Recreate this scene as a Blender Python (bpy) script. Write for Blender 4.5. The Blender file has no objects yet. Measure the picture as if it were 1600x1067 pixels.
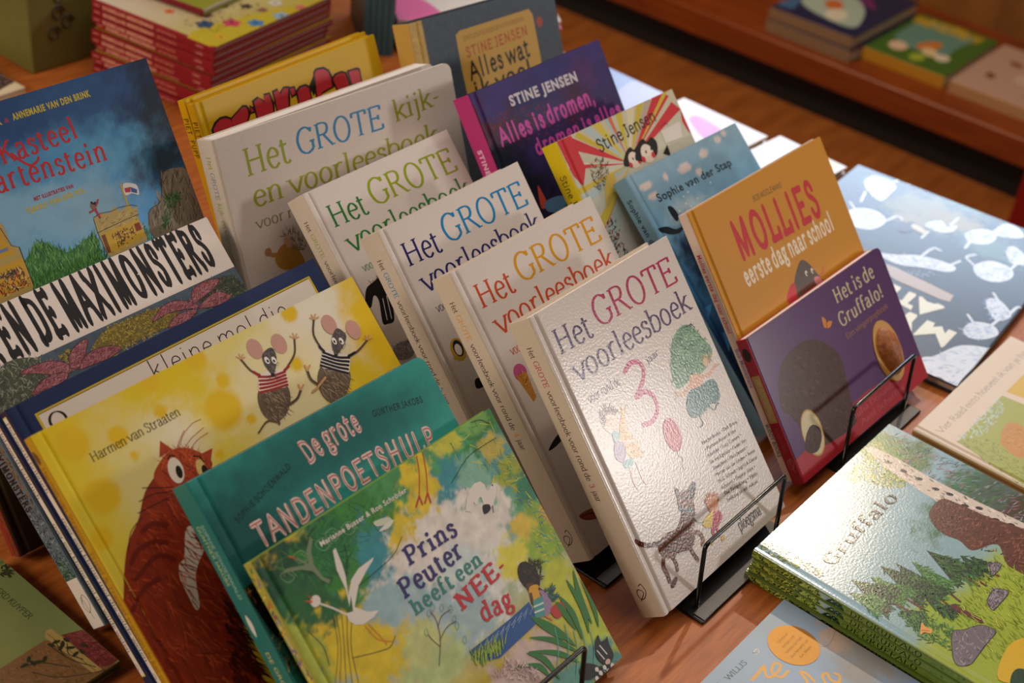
import bpy, math, random
import numpy as np
from mathutils import Vector, Matrix, Euler

S = bpy.context.scene
COL = S.collection
TABLE_H = 0.76

# ---------------------------------------------------------------- camera, world, light, exposure
cam_data = bpy.data.cameras.new('camera')
cam = bpy.data.objects.new('camera', cam_data)
COL.objects.link(cam)
F_PX = 2222.3
cam_data.sensor_width = 36.0
cam_data.lens = F_PX / 1600 * 36.0
cam_data.clip_start = 0.02
_pitch, _roll, _yaw = 35.17250, 7.48381, -54.43402
cam.matrix_world = (Matrix.Translation((-0.53600, -0.64624, 0.89422 + TABLE_H))
                    @ Matrix.Rotation(math.radians(_yaw), 4, 'Z')
                    @ Matrix.Rotation(math.radians(90 - _pitch), 4, 'X')
                    @ Matrix.Rotation(math.radians(_roll), 4, 'Z'))
cam_data.dof.use_dof = True
cam_data.dof.focus_distance = 1.24
cam_data.dof.aperture_fstop = 5.6
S.camera = cam

world = bpy.data.worlds.new('shop_air')
S.world = world
world.use_nodes = True
world.node_tree.nodes['Background'].inputs[0].default_value = (1.0, 0.86, 0.72, 1)
world.node_tree.nodes['Background'].inputs[1].default_value = 0.05
S.view_settings.view_transform = 'Standard'
S.view_settings.look = 'None'
S.view_settings.gamma = 1.0
S.view_settings.use_curve_mapping = False
S.view_settings.exposure = -0.08


def lamp(name, kind, loc, target, energy, color, **kw):
    d = bpy.data.lights.new(name, kind)
    d.energy = energy
    d.color = color
    for k, v in kw.items():
        setattr(d, k, v)
    o = bpy.data.objects.new(name, d)
    COL.objects.link(o)
    o.location = (loc[0], loc[1], loc[2] + TABLE_H)
    o.rotation_euler = (Vector(target) - Vector(loc)).to_track_quat('-Z', 'Y').to_euler()
    return o


# assumed and added lights, all out of view (heights are above the table top)
lamp('assumed_aisle_spot', 'SPOT', (2.63, 0.51, 1.95), (0.75, -0.45, 0), 125, (1.0, 0.80, 0.58), spot_size=math.radians(42), spot_blend=0.9, shadow_soft_size=0.04)  # assumed lamp, placed by the stand shadows and the glare on the flat books
lamp('assumed_front_spot', 'SPOT', (3.3, -3.25, 1.42), (0.75, -0.1, 0.1), 160, (1.0, 0.93, 0.88), spot_size=math.radians(42), spot_blend=1.0, shadow_soft_size=0.26)  # assumed lamp, placed by the glare on the white storybook covers
lamp('added_back_light', 'SPOT', (1.5, 1.6, 2.05), (2.6, 0.75, -0.75), 150, (1.0, 0.68, 0.38), spot_size=math.radians(75), spot_blend=1.0, shadow_soft_size=0.08)  # added light, brightens the floor and the bookcase shelf
lamp('added_top_fill', 'AREA', (1.2, 0.2, 2.1), (1.0, 0.2, 0), 34, (1.0, 0.90, 0.82), shape='RECTANGLE', size=2.2, size_y=2.2)  # added overhead fill, stands in for light bounced off the ceiling
lamp('spine_fill', 'AREA', (-2.0, 0.9, 1.3), (0.2, 0.0, 0.1), 48, (1.0, 0.83, 0.66), shape='RECTANGLE', size=1.2, size_y=1.0)  # added fill light from the left, lifts the shaded book spines
lamp('assumed_daylight', 'AREA', (4.88, 1.1, 1.62), (1.0, 0.0, 0.0), 120, (0.60, 0.77, 1.0), shape='RECTANGLE', size=3.2, size_y=1.0)  # assumed cool light for the bluish glare on the atlas; wall has no window

# ---------------------------------------------------------------- helpers
rng = random.Random(4)


def lin(h):
    h = h.lstrip('#')
    if len(h) == 3:
        h = ''.join(c + c for c in h)
    c = np.array([int(h[i:i + 2], 16) / 255 for i in (0, 2, 4)])
    return np.where(c <= 0.04045, c / 12.92, ((c + 0.055) / 1.055) ** 2.4)


def vnoise(x, y, seed=0):
    xi = np.floor(x).astype(np.int64)
    yi = np.floor(y).astype(np.int64)
    fx = x - xi
    fy = y - yi
    fx = fx * fx * (3 - 2 * fx)
    fy = fy * fy * (3 - 2 * fy)

    def hsh(a, b):
        n = (a * 374761393 + b * 668265263 + seed * 974634777) & 0x7fffffff
        n = ((n ^ (n >> 13)) * 1274126177) & 0x7fffffff
        return ((n ^ (n >> 16)) & 0xffff) / 65535.0
    return ((hsh(xi, yi) * (1 - fx) + hsh(xi + 1, yi) * fx) * (1 - fy)
            + (hsh(xi, yi + 1) * (1 - fx) + hsh(xi + 1, yi + 1) * fx) * fy)


def fbm(x, y, seed=0, octaves=4):
    t = np.zeros_like(x)
    a = 0.5
    for o in range(octaves):
        t = t + a * vnoise(x * 2 ** o, y * 2 ** o, seed + o)
        a *= 0.5
    return t / 0.9375 if octaves == 4 else t * 1.05


def smooth_pts(pts, closed=False, n=6):
    P = [np.array(p, float) for p in pts]
    if len(P) < 3:
        return P
    out = []
    m = len(P)
    for i in range(m if closed else m - 1):
        if closed:
            a, b, c, d = P[i - 1], P[i], P[(i + 1) % m], P[(i + 2) % m]
        else:
            b, c = P[i], P[i + 1]
            a = P[i - 1] if i else 2 * b - c
            d = P[i + 2] if i + 2 < m else 2 * c - b
        for k in range(n):
            t = k / n
            out.append(0.5 * (2 * b + (c - a) * t + (2 * a - 5 * b + 4 * c - d) * t * t + (3 * b - a - 3 * c + d) * t ** 3))
    if not closed:
        out.append(P[-1])
    return out


# ---- a pen-drawn alphabet: every glyph is a set of strokes (l straight, c curve, o oval, d dot), S/L/R mark serifs
GLYPHS = {}
for _row in """A 64 |l -1,0S 31,68|31,68 64,0S|13,24 50,24
B 58 |12,0 12,68 L|c 12,67 34,67 46,60 44,48 32,37 13,36|c 32,37 48,33 53,18 44,4 28,1 12,1|6,1 14,1
C 62 |c 57,54 49,65 36,69 18,61 8,38 15,10 33,-1 50,4 58,14|56,54 57,66
D 68 |12,0 12,68 L|6,1 14,1|c 12,67 34,67 54,58 61,36 54,10 34,1 12,1
E 56 |12,0 12,68 L|12,67 50,67|50,68 50,55|12,35 40,35|40,42 40,28|6,1 52,1|53,0 53,14
F 54 |12,0S 12,68 L|12,67 50,67|50,68 50,55|12,35 40,35|40,42 40,28
G 68 |c 58,55 49,65 36,69 18,61 8,38 15,10 34,-1 50,3 59,9|59,8 59,28|49,29 67,29|57,54 58,66
H 70 |13,0S 13,68S|57,0S 57,68S|13,36 57,36
I 28 |14,0S 14,68S
J 36 |c 22,68S 23,30 22,8 14,-2 5,2|13,67 31,67
K 64 |13,0S 13,68S|55,68S 14,32|26,42 58,0S
L 54 |12,0 12,68S|5,1 50,1|51,0 51,15
M 84 |14,0S 16,68L|16,68 42,4|42,4 68,68R|70,68 70,0S
N 70 |13,0S 13,68L|13,68 58,0|58,0 58,68S
O 70 |o 35,34 27,35
P 56 |12,0S 12,68 L|c 12,67 34,67 48,60 49,47 38,35 13,34
Q 70 |o 35,34 27,35|c 36,2 50,-12 66,-14
R 62 |12,0S 12,68 L|c 12,67 34,67 46,60 46,47 36,37 13,36|30,36 58,0R
S 50 |c 42,54 35,66 22,69 11,60 14,45 30,36 43,24 41,8 27,-1 14,2 7,14|42,53 42,66|7,15 7,2
T 60 |30,0S 30,68|4,67 56,67|4,68 4,55|56,68 56,55
U 68 |c 13,68S 13,25 20,4 36,-1 50,5 56,24 56,68S
V 64 |0,68S 32,0|32,0 63,68S
W 92 |1,68S 25,0|25,0 46,66|46,66 68,0|68,0 92,68S
X 62 |2,68S 58,0S|58,68S 3,0S
Y 60 |1,68S 30,32|59,68S 30,32|30,32 30,0S
Z 58 |5,67 53,67|53,67 5,1|5,1 54,1|5,68 5,56|54,0 54,13
a 47 |c 8,37 15,47 27,48 35,42 36,34 36,8 40,0 47,1|c 36,28 20,25 8,18 7,6 15,-1 27,2 36,10
b 52 |10,0 10,74L|c 10,36 20,47 33,48 45,38 46,20 37,3 24,-1 10,5
c 43 |c 39,38 32,47 24,48 12,41 7,24 13,6 25,-1 35,2 41,9
d 53 |42,0R 42,74L|c 42,38 32,48 20,46 8,34 8,14 18,0 30,1 42,11
e 45 |c 8,27 39,27 37,41 25,48 12,40 7,22 14,4 27,-1 41,8
f 32 |c 13,0S 13,55 18,71 28,75 37,70|3,47 28,47
g 48 |o 22,31 15,17|36,44 47,47|c 14,17 9,9 16,4 34,3 44,-4 38,-18 20,-22 6,-15 8,-5 18,3
h 54 |11,0S 11,74L|c 11,34 22,46 33,48 42,40 43,30|43,32 43,0S
i 27 |13,0S 13,47L|d 13,65
j 26 |c 15,47L 15,0 13,-16 4,-22|d 15,65
k 52 |11,0S 11,74L|42,47S 12,20|22,28 47,0S
l 27 |13,0S 13,74L
m 82 |11,0S 11,47L|c 11,34 22,46 32,48 40,40 41,30|41,32 41,0S|c 41,34 52,46 62,48 70,40 71,30|71,32 71,0S
n 54 |11,0S 11,47L|c 11,34 22,46 33,48 42,40 43,30|43,32 43,0S
o 51 |o 25,23.5 19,25
p 53 |11,-22S 11,47L|c 11,36 21,47 34,48 46,38 46,18 36,1 24,-1 11,6
q 52 |42,-22S 42,47|c 42,38 32,48 20,46 8,34 8,14 18,0 30,1 42,11
r 38 |11,0S 11,47L|c 11,32 19,44 28,48 36,45
s 38 |c 32,38 26,47 17,48 9,41 12,31 23,26 33,18 30,4 19,-1 11,1 6,9|32,36 32,46
t 33 |c 13,60 13,12 17,1 25,0 32,5|3,47 29,47
u 54 |c 10,47L 10,14 15,1 26,0 36,6 42,16|42,0R 42,47L
v 49 |1,47S 25,0|25,0 48,47S
w 72 |1,47S 20,0|20,0 36,46|36,46 53,0|53,0 71,47S
x 49 |3,47S 45,0S|45,47S 3,0S
y 48 |1,47S 25,1|c 48,47S 25,0 16,-18 5,-21
z 44 |5,46 40,46|40,46 5,1|5,1 41,1
3 48 |c 7,52 14,65 25,68 37,60 37,47 28,39 18,37|c 18,37 34,36 43,24 40,8 26,-1 12,1 4,10
4 50 |34,0S 34,68|34,68 3,20|3,19 47,19
5 46 |40,67 14,67|14,67 11,38|c 11,38 24,43 38,37 42,22 36,5 22,-1 6,5
6 50 |c 42,66 26,60 11,42 8,22 16,3 28,-1 41,8 43,24 34,39 22,40 9,28
& 72 |c 66,36 56,12 38,-1 20,1 8,12 12,28 28,38 40,50 38,64 28,69 18,61 20,48 34,26 50,8 68,0
- 30 |5,24 26,24
! 22 |11,70 11,20|d 11,4
. 18 |d 9,3
, 18 |c 10,5 11,-3 6,-12
' 14 |8,72 6,56
""".strip().splitlines():
    _h, _b = _row.split('|', 1)
    _c, _w = _h.split(' ')[0], float(_h.split(' ')[1])
    GLYPHS[_c] = (_w, [s for s in _b.split('|')])

STYLES = {  # thick, thin, serif length, serif thickness, slant, italic
    'serif': (9.4, 4.2, 5.0, 3.6), 'serifb': (10.5, 4.6, 5.5, 3.6), 'slab': (14, 8, 6.5, 9), 'hand': (9, 9, 0, 0), 'brush': (15, 13, 0, 0),
    'marker': (12, 12, 0, 0), 'fine': (4.5, 4.5, 0, 0), 'uncial': (12, 5.0, 3.0, 5), 'tooth': (16, 16, 0, 0), 'poster': (25, 10, 0, 0), 'serifg': (9.0, 4.0, 4.5, 3.4), 'type': (5.5, 3.8, 5, 3.2), 'heavy': (16, 14, 0, 0),
}


def pen(pts, thick, thin, nib=-0.18, cap=False):
    """a ribbon along pts whose width follows the stroke direction like a broad pen"""
    P = [np.array(p, float) for p in pts]
    quads = []
    L, R = [], []
    for i, p in enumerate(P):
        d = P[min(i + 1, len(P) - 1)] - P[max(i - 1, 0)]
        d = d / (np.linalg.norm(d) + 1e-9)
        a = math.atan2(d[1], d[0])
        w = thin + (thick - thin) * abs(math.sin(a - nib))
        nrm = np.array([-d[1], d[0]]) * w / 2
        L.append(p + nrm)
        R.append(p - nrm)
    for i in range(len(P) - 1):
        quads.append([R[i], R[i + 1], L[i + 1], L[i]])
    if cap:
        for p in (P[0], P[-1]):
            quads.append([p + np.array([math.cos(k * math.pi / 4), math.sin(k * math.pi / 4)]) * thick / 2 for k in range(8)])
    return quads


def glyph_polys(ch, style):
    th, tn, sl, st = STYLES[style]
    w, strokes = GLYPHS[ch]
    out = []
    cap = sl == 0
    for s in strokes:
        kind = s[0] if s[0] in 'lcod' and len(s) > 1 and s[1] == ' ' else 'l'
        body = s[2:] if s[:2] in ('l ', 'c ', 'o ', 'd ') else s
        toks = body.split()
        flags, pts = [], []
        for t in toks:
            if t in ('S', 'L', 'R'):
                flags[-1] = t
                continue
            f = ''
            if t[-1] in 'SLR':
                f, t = t[-1], t[:-1]
            pts.append(tuple(float(v) for v in t.split(',')))
            flags.append(f)
        if kind == 'd':
            r = th * 0.62
            out.append([np.array(pts[0]) + r * np.array([math.cos(k * math.pi / 5), math.sin(k * math.pi / 5)]) for k in range(10)])
            continue
        if kind == 'o':
            (cx, cy), (rx, ry) = pts
            ring = [(cx + rx * math.cos(k * math.pi / 12), cy + ry * math.sin(k * math.pi / 12)) for k in range(25)]
            out += pen(ring, th, tn)
            continue
        if kind == 'c':
            line = smooth_pts(pts, n=5)
            out += pen(line, th, tn, cap=cap)
        else:
            d = np.array(pts[1]) - np.array(pts[0])
            horiz = abs(d[1]) < 0.2 * abs(d[0])
            if sl == 0 and abs(d[1]) < 1.5 and abs(d[0]) < 1.5:
                continue
            if cap and not horiz and abs(d[1]) <= 14 and abs(d[0]) < 2:
                continue            # the small upright serifs of C, E, G, L, S, T, Z only exist in seriffed styles
            out += pen(pts, th, tn, cap=cap)
        if sl:
            for p, f in zip(pts, flags):
                if f:
                    x0, x1 = p[0] - th / 2 - (sl if f in 'SL' else 0), p[0] + th / 2 + (sl if f in 'SR' else 0)
                    y = p[1]
                    up = -1 if y > 20 else 1
                    ya, yb = sorted((y, y + up * st))
                    out.append([np.array(q) for q in ((x0, ya), (x1, ya), (x1, yb), (x0, yb))])
    return w + (2 if sl else 4) + (th * .7 if th > 10 else 0), out


_sans_cache = {}


def sans_polys(txt, bold):
    key = (txt, bold)
    if key not in _sans_cache:
        c = bpy.data.curves.new('lettering', 'FONT')
        c.body = txt
        c.resolution_u = 3
        c.offset = bold
        c.space_character = 1.0 + bold * 4
        o = bpy.data.objects.new('lettering', c)
        COL.objects.link(o)
        dg = bpy.context.evaluated_depsgraph_get()
        m = o.evaluated_get(dg).to_mesh()
        V = np.array([v.co[:2] for v in m.vertices])
        F = [list(p.vertices) for p in m.polygons]
        o.evaluated_get(dg).to_mesh_clear()
        COL.objects.unlink(o)
        bpy.data.objects.remove(o)
        bpy.data.curves.remove(c)
        _sans_cache[key] = (V, F)
    return _sans_cache[key]


def text_polys(txt, style):
    """unit polygons of a line of text: x from 0 to 1, y with the capital height = 1"""
    if style.startswith('sans'):
        V, F = sans_polys(txt, {'sans': 0.0, 'sansb': 0.022, 'sansx': 0.045}[style])
        x0, x1 = V[:, 0].min(), V[:, 0].max()
        V = np.column_stack(((V[:, 0] - x0) / (x1 - x0), V[:, 1] / 0.729))
        return [[V[i] for i in f] for f in F]
    x = 0.0
    polys = []
    for ch in txt:
        umlaut = ch in '\u00f6\u00fc\u00e9\u00d6\u00dc'
        base = {'\u00f6': 'o', '\u00fc': 'u', '\u00e9': 'e', '\u00dc': 'U', '\u00d6': 'O'}.get(ch, ch)
        if base == ' ':
            x += 22
            continue
        if base not in GLYPHS:
            x += 20
            continue
        w, g = glyph_polys(base, style)
        if umlaut:
            top = 80 if base.isupper() else 62
            for dx in (-8, 8):
                g = g + [[np.array((w / 2 + dx - 4, top)), np.array((w / 2 + dx + 4, top)), np.array((w / 2 + dx + 4, top + 8)), np.array((w / 2 + dx - 4, top + 8))]]
        for p in g:
            polys.append([q + np.array((x, 0)) for q in p])
        x += w
    xs = [q[0] for p in polys for q in p]
    x0, x1 = min(xs), max(xs)
    return [[np.array(((q[0] - x0) / (x1 - x0), q[1] / 68.0)) for q in p] for p in polys]


class Sheet:
    """collects coloured polygons of one printed surface and links them as one mesh"""
    def __init__(self):
        self.v, self.c, self.f, self.m = [], [], [], []
        self.n = 0

    def add(self, verts, cols, faces, mat=0):
        b = self.n
        verts = np.asarray(verts, float)
        cols = np.asarray(cols, float)
        if cols.ndim == 1:
            cols = np.tile(cols, (len(verts), 1))
        self.v.append(verts)
        self.c.append(cols)
        self.n += len(verts)
        self.f += [[b + i for i in f] for f in faces]
        self.m += [mat] * len(faces)

    def build(self, name, mats, parent=None):
        me = bpy.data.meshes.new(name)
        V = np.concatenate(self.v)
        me.from_pydata(V.tolist(), [], self.f)
        C = np.concatenate(self.c)
        C = np.column_stack((C, np.ones(len(C)))).astype(np.float32)
        at = me.color_attributes.new('Col', 'FLOAT_COLOR', 'POINT')
        at.data.foreach_set('color', C.ravel())
        for m in mats:
            me.materials.append(m)
        if len(mats) > 1:
            me.polygons.foreach_set('material_index', self.m)
        me.update()
        o = bpy.data.objects.new(name, me)
        COL.objects.link(o)
        if parent:
            o.parent = parent
        return o


def inside(poly, p):
    r = False
    n = len(poly)
    for i in range(n):
        a, b = poly[i], poly[i - 1]
        if (a[1] > p[1]) != (b[1] > p[1]) and p[0] < (b[0] - a[0]) * (p[1] - a[1]) / (b[1] - a[1]) + a[0]:
            r = not r
    return r


def clip(pts, x0, y0, x1, y1):
    for ax, val, sgn in ((0, x0, 1), (1, y0, 1), (0, x1, -1), (1, y1, -1)):
        out = []
        for i in range(len(pts)):
            a, b = pts[i - 1], pts[i]
            ia, ib = (a[ax] - val) * sgn >= 0, (b[ax] - val) * sgn >= 0
            if ia != ib:
                t = (val - a[ax]) / (b[ax] - a[ax])
                out.append((a[0] + (b[0] - a[0]) * t, a[1] + (b[1] - a[1]) * t))
            if ib:
                out.append((b[0], b[1]))
        pts = out
        if not pts:
            break
    return pts


def draw_items(sheet, items, place, lim=None, mat=0):
    """place(x, y, lift_mm) -> 3D point of the printed surface; items are the printed shapes from the bottom up"""
    lift = 0.03
    for it in items:
        k = it[0]
        lift += 0.006
        polys = []
        if k == 'p':
            _, col, xy, sm = it
            pts = [(xy[i], xy[i + 1]) for i in range(0, len(xy), 2)]
            if sm:
                pts = smooth_pts(pts, True, 5)
            polys = [(pts, lin(col))]
        elif k == 'l':
            _, col, w, xy, sm = it
            pts = [(xy[i], xy[i + 1]) for i in range(0, len(xy), 2)]
            if sm:
                pts = smooth_pts(pts, False, 6)
            polys = [(q, lin(col)) for q in pen(pts, w, w, cap=w > 1.2)]
        elif k == 'e':
            _, col, cx, cy, rx, ry, rot = it
            c, s = math.cos(math.radians(rot)), math.sin(math.radians(rot))
            polys = [([(cx + rx * math.cos(a) * c - ry * math.sin(a) * s, cy + rx * math.cos(a) * s + ry * math.sin(a) * c)
                       for a in (j * math.pi / 14 for j in range(28))], lin(col))]
        elif k == 't':
            _, txt, style, col, hgt, xy = it
            base = [np.array((xy[i], xy[i + 1]), float) for i in range(0, len(xy), 2)]
            if len(base) > 2:
                base = smooth_pts(base, False, 8)
            seg = [np.linalg.norm(base[i + 1] - base[i]) for i in range(len(base) - 1)]
            tot = sum(seg)
            cum = [0]
            for q in seg:
                cum.append(cum[-1] + q)
            lc = lin(col)
            for poly in text_polys(txt, style):
                o = []
                for q in poly:
                    d = q[0] * tot
                    i = 0
                    while i < len(seg) - 1 and d > cum[i + 1]:
                        i += 1
                    t = (base[i + 1] - base[i]) / (seg[i] + 1e-9)
                    o.append(base[i] + t * (d - cum[i]) + np.array((-t[1], t[0])) * q[1] * hgt)
                polys.append((o, lc))
        elif k == 's':   # many short strokes inside an outline: fur, grass, leaves
            _, cols, xy, n, ln, wd, ang, spread, seed = it
            pts = [(xy[i], xy[i + 1]) for i in range(0, len(xy), 2)]
            r = random.Random(seed)
            xs = [p[0] for p in pts]
            ys = [p[1] for p in pts]
            cc = [lin(c) for c in cols]
            made = tries = 0
            while made < n and tries < n * 6:
                tries += 1
                p = (r.uniform(min(xs), max(xs)), r.uniform(min(ys), max(ys)))
                if not inside(pts, p):
                    continue
                made += 1
                a = math.radians(ang + r.uniform(-spread, spread))
                l = ln * r.uniform(0.6, 1.3)
                b = r.uniform(-0.25, 0.25)
                q0 = np.array(p)
                d = np.array((math.cos(a), math.sin(a)))
                nn = np.array((-d[1], d[0]))
                poly = [q0 - nn * wd / 2, q0 + d * l * 0.5 - nn * wd * 0.45 + nn * b * l * .4, q0 + d * l + nn * b * l, q0 + d * l * 0.5 + nn * wd * 0.45 + nn * b * l * .4, q0 + nn * wd / 2]
                polys.append((poly, cc[r.randrange(len(cc))]))
        for j, (pts, c) in enumerate(polys):
            if lim:
                us_ = [p[0] for p in pts]
                cuts = lim[4] if len(lim) > 4 else ()
                if cuts and min(us_) < cuts[-1] < max(us_) and max(us_) - min(us_) > 12:
                    # follow the hinge groove: cut the shape into strips there
                    for a_, b_ in zip(cuts[:-1], cuts[1:]):
                        q = clip(pts, a_, lim[1], b_, lim[3])
                        if len(q) > 2:
                            sheet.add([place(p[0], p[1], lift + (j % 17) * 0.0003) for p in q], c, [list(range(len(q)))], mat)
                    pts = clip(pts, cuts[-1], lim[1], lim[2], lim[3])
                else:
                    pts = clip(pts, lim[0], lim[1], lim[2], lim[3])
                if len(pts) < 3:
                    continue
            z = lift + (j % 17) * 0.0003
            sheet.add([place(p[0], p[1], z) for p in pts], c, [list(range(len(pts)))], mat)


def paint(U, V, cv):
    """a painted ground: base colours up the sheet, grain, then soft irregular patches"""
    base = [lin(c) for c in cv['g']]
    w, h = cv['size']
    t = np.clip(V / h, 0, 1) * (len(base) - 1)
    C = np.zeros(U.shape + (3,))
    for i in range(max(1, len(base) - 1)):
        a = base[i]
        b = base[min(i + 1, len(base) - 1)]
        m = (t >= i) & (t <= i + 1) if len(base) > 1 else t >= -1
        f = (t - i)[..., None]
        C = np.where(m[..., None], a * (1 - f) + b * f, C)
    for j, (x, y, rx, ry, rot, col, soft, rough) in enumerate(cv.get('b', [])):
        c, s = math.cos(math.radians(rot)), math.sin(math.radians(rot))
        dx, dy = U - x, V - y
        a, b = (dx * c + dy * s) / rx, (-dx * s + dy * c) / ry
        d = np.sqrt(a * a + b * b)
        if rough:
            d = d + rough * (fbm(U / 9 + 31 * j, V / 9, j) - 0.5) * 2 + rough * 0.5 * (vnoise(U / 2.2, V / 2.2, j + 5) - 0.5)
        k = np.clip((1 - d) / max(soft, 0.02) + 0.5, 0, 1)[..., None]
        k = k * k * (3 - 2 * k)
        C = C * (1 - k) + lin(col) * k
    for x0, y0, x1, y1, col in cv.get('r', []):
        C[(U >= x0) & (U <= x1) & (V >= y0) & (V <= y1)] = lin(col)
    g = cv.get('n')
    if g:
        amp, sc = g
        C = C * (1 + amp * (fbm(U / sc, V / sc, 77)[..., None] - 0.5) * 2)
    return np.clip(C, 0, 1)


# ---------------------------------------------------------------- materials
def nodes(name):
    m = bpy.data.materials.new(name)
    m.use_nodes = True
    return m, m.node_tree, m.node_tree.nodes['Principled BSDF']


_print = {}


def print_mat(rough=0.35, bump=0.0, scale=900.0, spec=0.5, coat=0.0, metal=0.0):
    key = (rough, bump, scale, spec, coat, metal)
    if key in _print:
        return _print[key]
    m, nt, b = nodes('printed_paper')
    a = nt.nodes.new('ShaderNodeAttribute')
    a.attribute_name = 'Col'
    tc = nt.nodes.new('ShaderNodeTexCoord')
    nz = nt.nodes.new('ShaderNodeTexNoise')
    nz.inputs['Scale'].default_value = scale
    nz.inputs['Detail'].default_value = 2
    nt.links.new(tc.outputs['Object'], nz.inputs['Vector'])
    # a faint print grain
    g = nt.nodes.new('ShaderNodeMixRGB')
    g.blend_type = 'MULTIPLY'
    g.inputs[0].default_value = 0.12
    nt.links.new(a.outputs['Color'], g.inputs[1])
    nt.links.new(nz.outputs['Fac'], g.inputs[2])
    nt.links.new(g.outputs[0], b.inputs['Base Color'])
    b.inputs['Roughness'].default_value = rough
    b.inputs['Specular IOR Level'].default_value = spec
    b.inputs['Coat Weight'].default_value = coat
    b.inputs['Coat Roughness'].default_value = 0.08
    b.inputs['Metallic'].default_value = metal
    if bump:
        bp = nt.nodes.new('ShaderNodeBump')
        bp.inputs['Strength'].default_value = bump
        bp.inputs['Distance'].default_value = 0.0004
        nt.links.new(nz.outputs['Fac'], bp.inputs['Height'])
        nt.links.new(bp.outputs[0], b.inputs['Normal'])
        if coat:
            nt.links.new(bp.outputs[0], b.inputs['Coat Normal'])
    _print[key] = m
    return m


def plain_mat(name, col, rough=0.5, metal=0.0, spec=0.5, noise=None, stretch=(1, 1, 1), bump=0.0, col2=None):
    m, nt, b = nodes(name)
    b.inputs['Roughness'].default_value = rough
    b.inputs['Metallic'].default_value = metal
    b.inputs['Specular IOR Level'].default_value = spec
    tc = nt.nodes.new('ShaderNodeTexCoord')
    mp = nt.nodes.new('ShaderNodeMapping')
    mp.inputs['Scale'].default_value = stretch
    nz = nt.nodes.new('ShaderNodeTexNoise')
    nz.inputs['Scale'].default_value = noise or 60
    nz.inputs['Detail'].default_value = 5
    rp = nt.nodes.new('ShaderNodeValToRGB')
    c1 = lin(col)
    c2 = lin(col2) if col2 else c1 * 0.8
    rp.color_ramp.elements[0].color = (*c2, 1)
    rp.color_ramp.elements[1].color = (*c1, 1)
    rp.color_ramp.elements[0].position = 0.3
    rp.color_ramp.elements[1].position = 0.7
    nt.links.new(tc.outputs['Object'], mp.inputs['Vector'])
    nt.links.new(mp.outputs[0], nz.inputs['Vector'])
    nt.links.new(nz.outputs['Fac'], rp.inputs[0])
    nt.links.new(rp.outputs[0], b.inputs['Base Color'])
    if bump:
        bp = nt.nodes.new('ShaderNodeBump')
        bp.inputs['Strength'].default_value = bump
        bp.inputs['Distance'].default_value = 0.001
        nt.links.new(nz.outputs['Fac'], bp.inputs['Height'])
        nt.links.new(bp.outputs[0], b.inputs['Normal'])
    return m


M_PAGES = plain_mat('page_edges', '#e9dfd2', 0.8, noise=90, stretch=(1, 1, 60), col2='#c9bcab')
M_BOARD = plain_mat('board_pages', '#e6ddd6', 0.6, noise=40, stretch=(1, 1, 30), col2='#d4c9c0')
M_BLACK = plain_mat('black_lacquered_metal', '#0c0c0d', 0.45, 0.0, 0.3, noise=300, bump=0.05)
M_WIRE = plain_mat('black_wire', '#15130f', 0.2, 0.4, 0.7, noise=300)
M_STRIP = plain_mat('grey_plate_sheen', '#5c5a55', 0.5, 0.1, 0.5, noise=700, bump=0.5)  # grey colour for the reflection on the black stand plate
M_WOOD = plain_mat('table_wood', '#b0652a', 0.45, 0.0, 0.3, noise=9, stretch=(2.2, 20, 6), bump=0.03, col2='#8a4618')
M_FLOOR = plain_mat('floor_wood', '#9a5c28', 0.45, 0.0, 0.5, noise=3, stretch=(2, 9, 2), col2='#7a4318')
M_CASE = plain_mat('bookcase_wood', '#8a3f12', 0.4, 0.0, 0.5, noise=5, stretch=(3, 1, 12), col2='#6b2d0c')
M_BACK = plain_mat('bookcase_back_wood', '#8a5a26', 0.5, 0.0, 0.4, noise=4, stretch=(3, 3, 1), col2='#6e451a')
M_WALL = plain_mat('plaster', '#c9b9a4', 0.9, noise=30, bump=0.05)
M_CEIL = plain_mat('ceiling_paint', '#d8cbb8', 0.9, noise=20)
M_DARK = plain_mat('painted_recess_shade', '#0b0705', 0.8)  # near-black colour for the shade below the bookcase
M_RED = plain_mat('red_lacquer', '#8c0f14', 0.35, noise=20)


# ---------------------------------------------------------------- scene-building helpers
def tag(o, label=None, cat=None, group=None, kind=None):
    if label:
        o['label'] = label
    if cat:
        o['category'] = cat
    if group:
        o['group'] = group
    if kind:
        o['kind'] = kind
    return o


def empty(name, loc, rot=(0, 0, 0)):
    o = bpy.data.objects.new(name, None)
    COL.objects.link(o)
    o.empty_display_size = 0.05
    o.location = loc
    o.rotation_euler = rot
    return o


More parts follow.
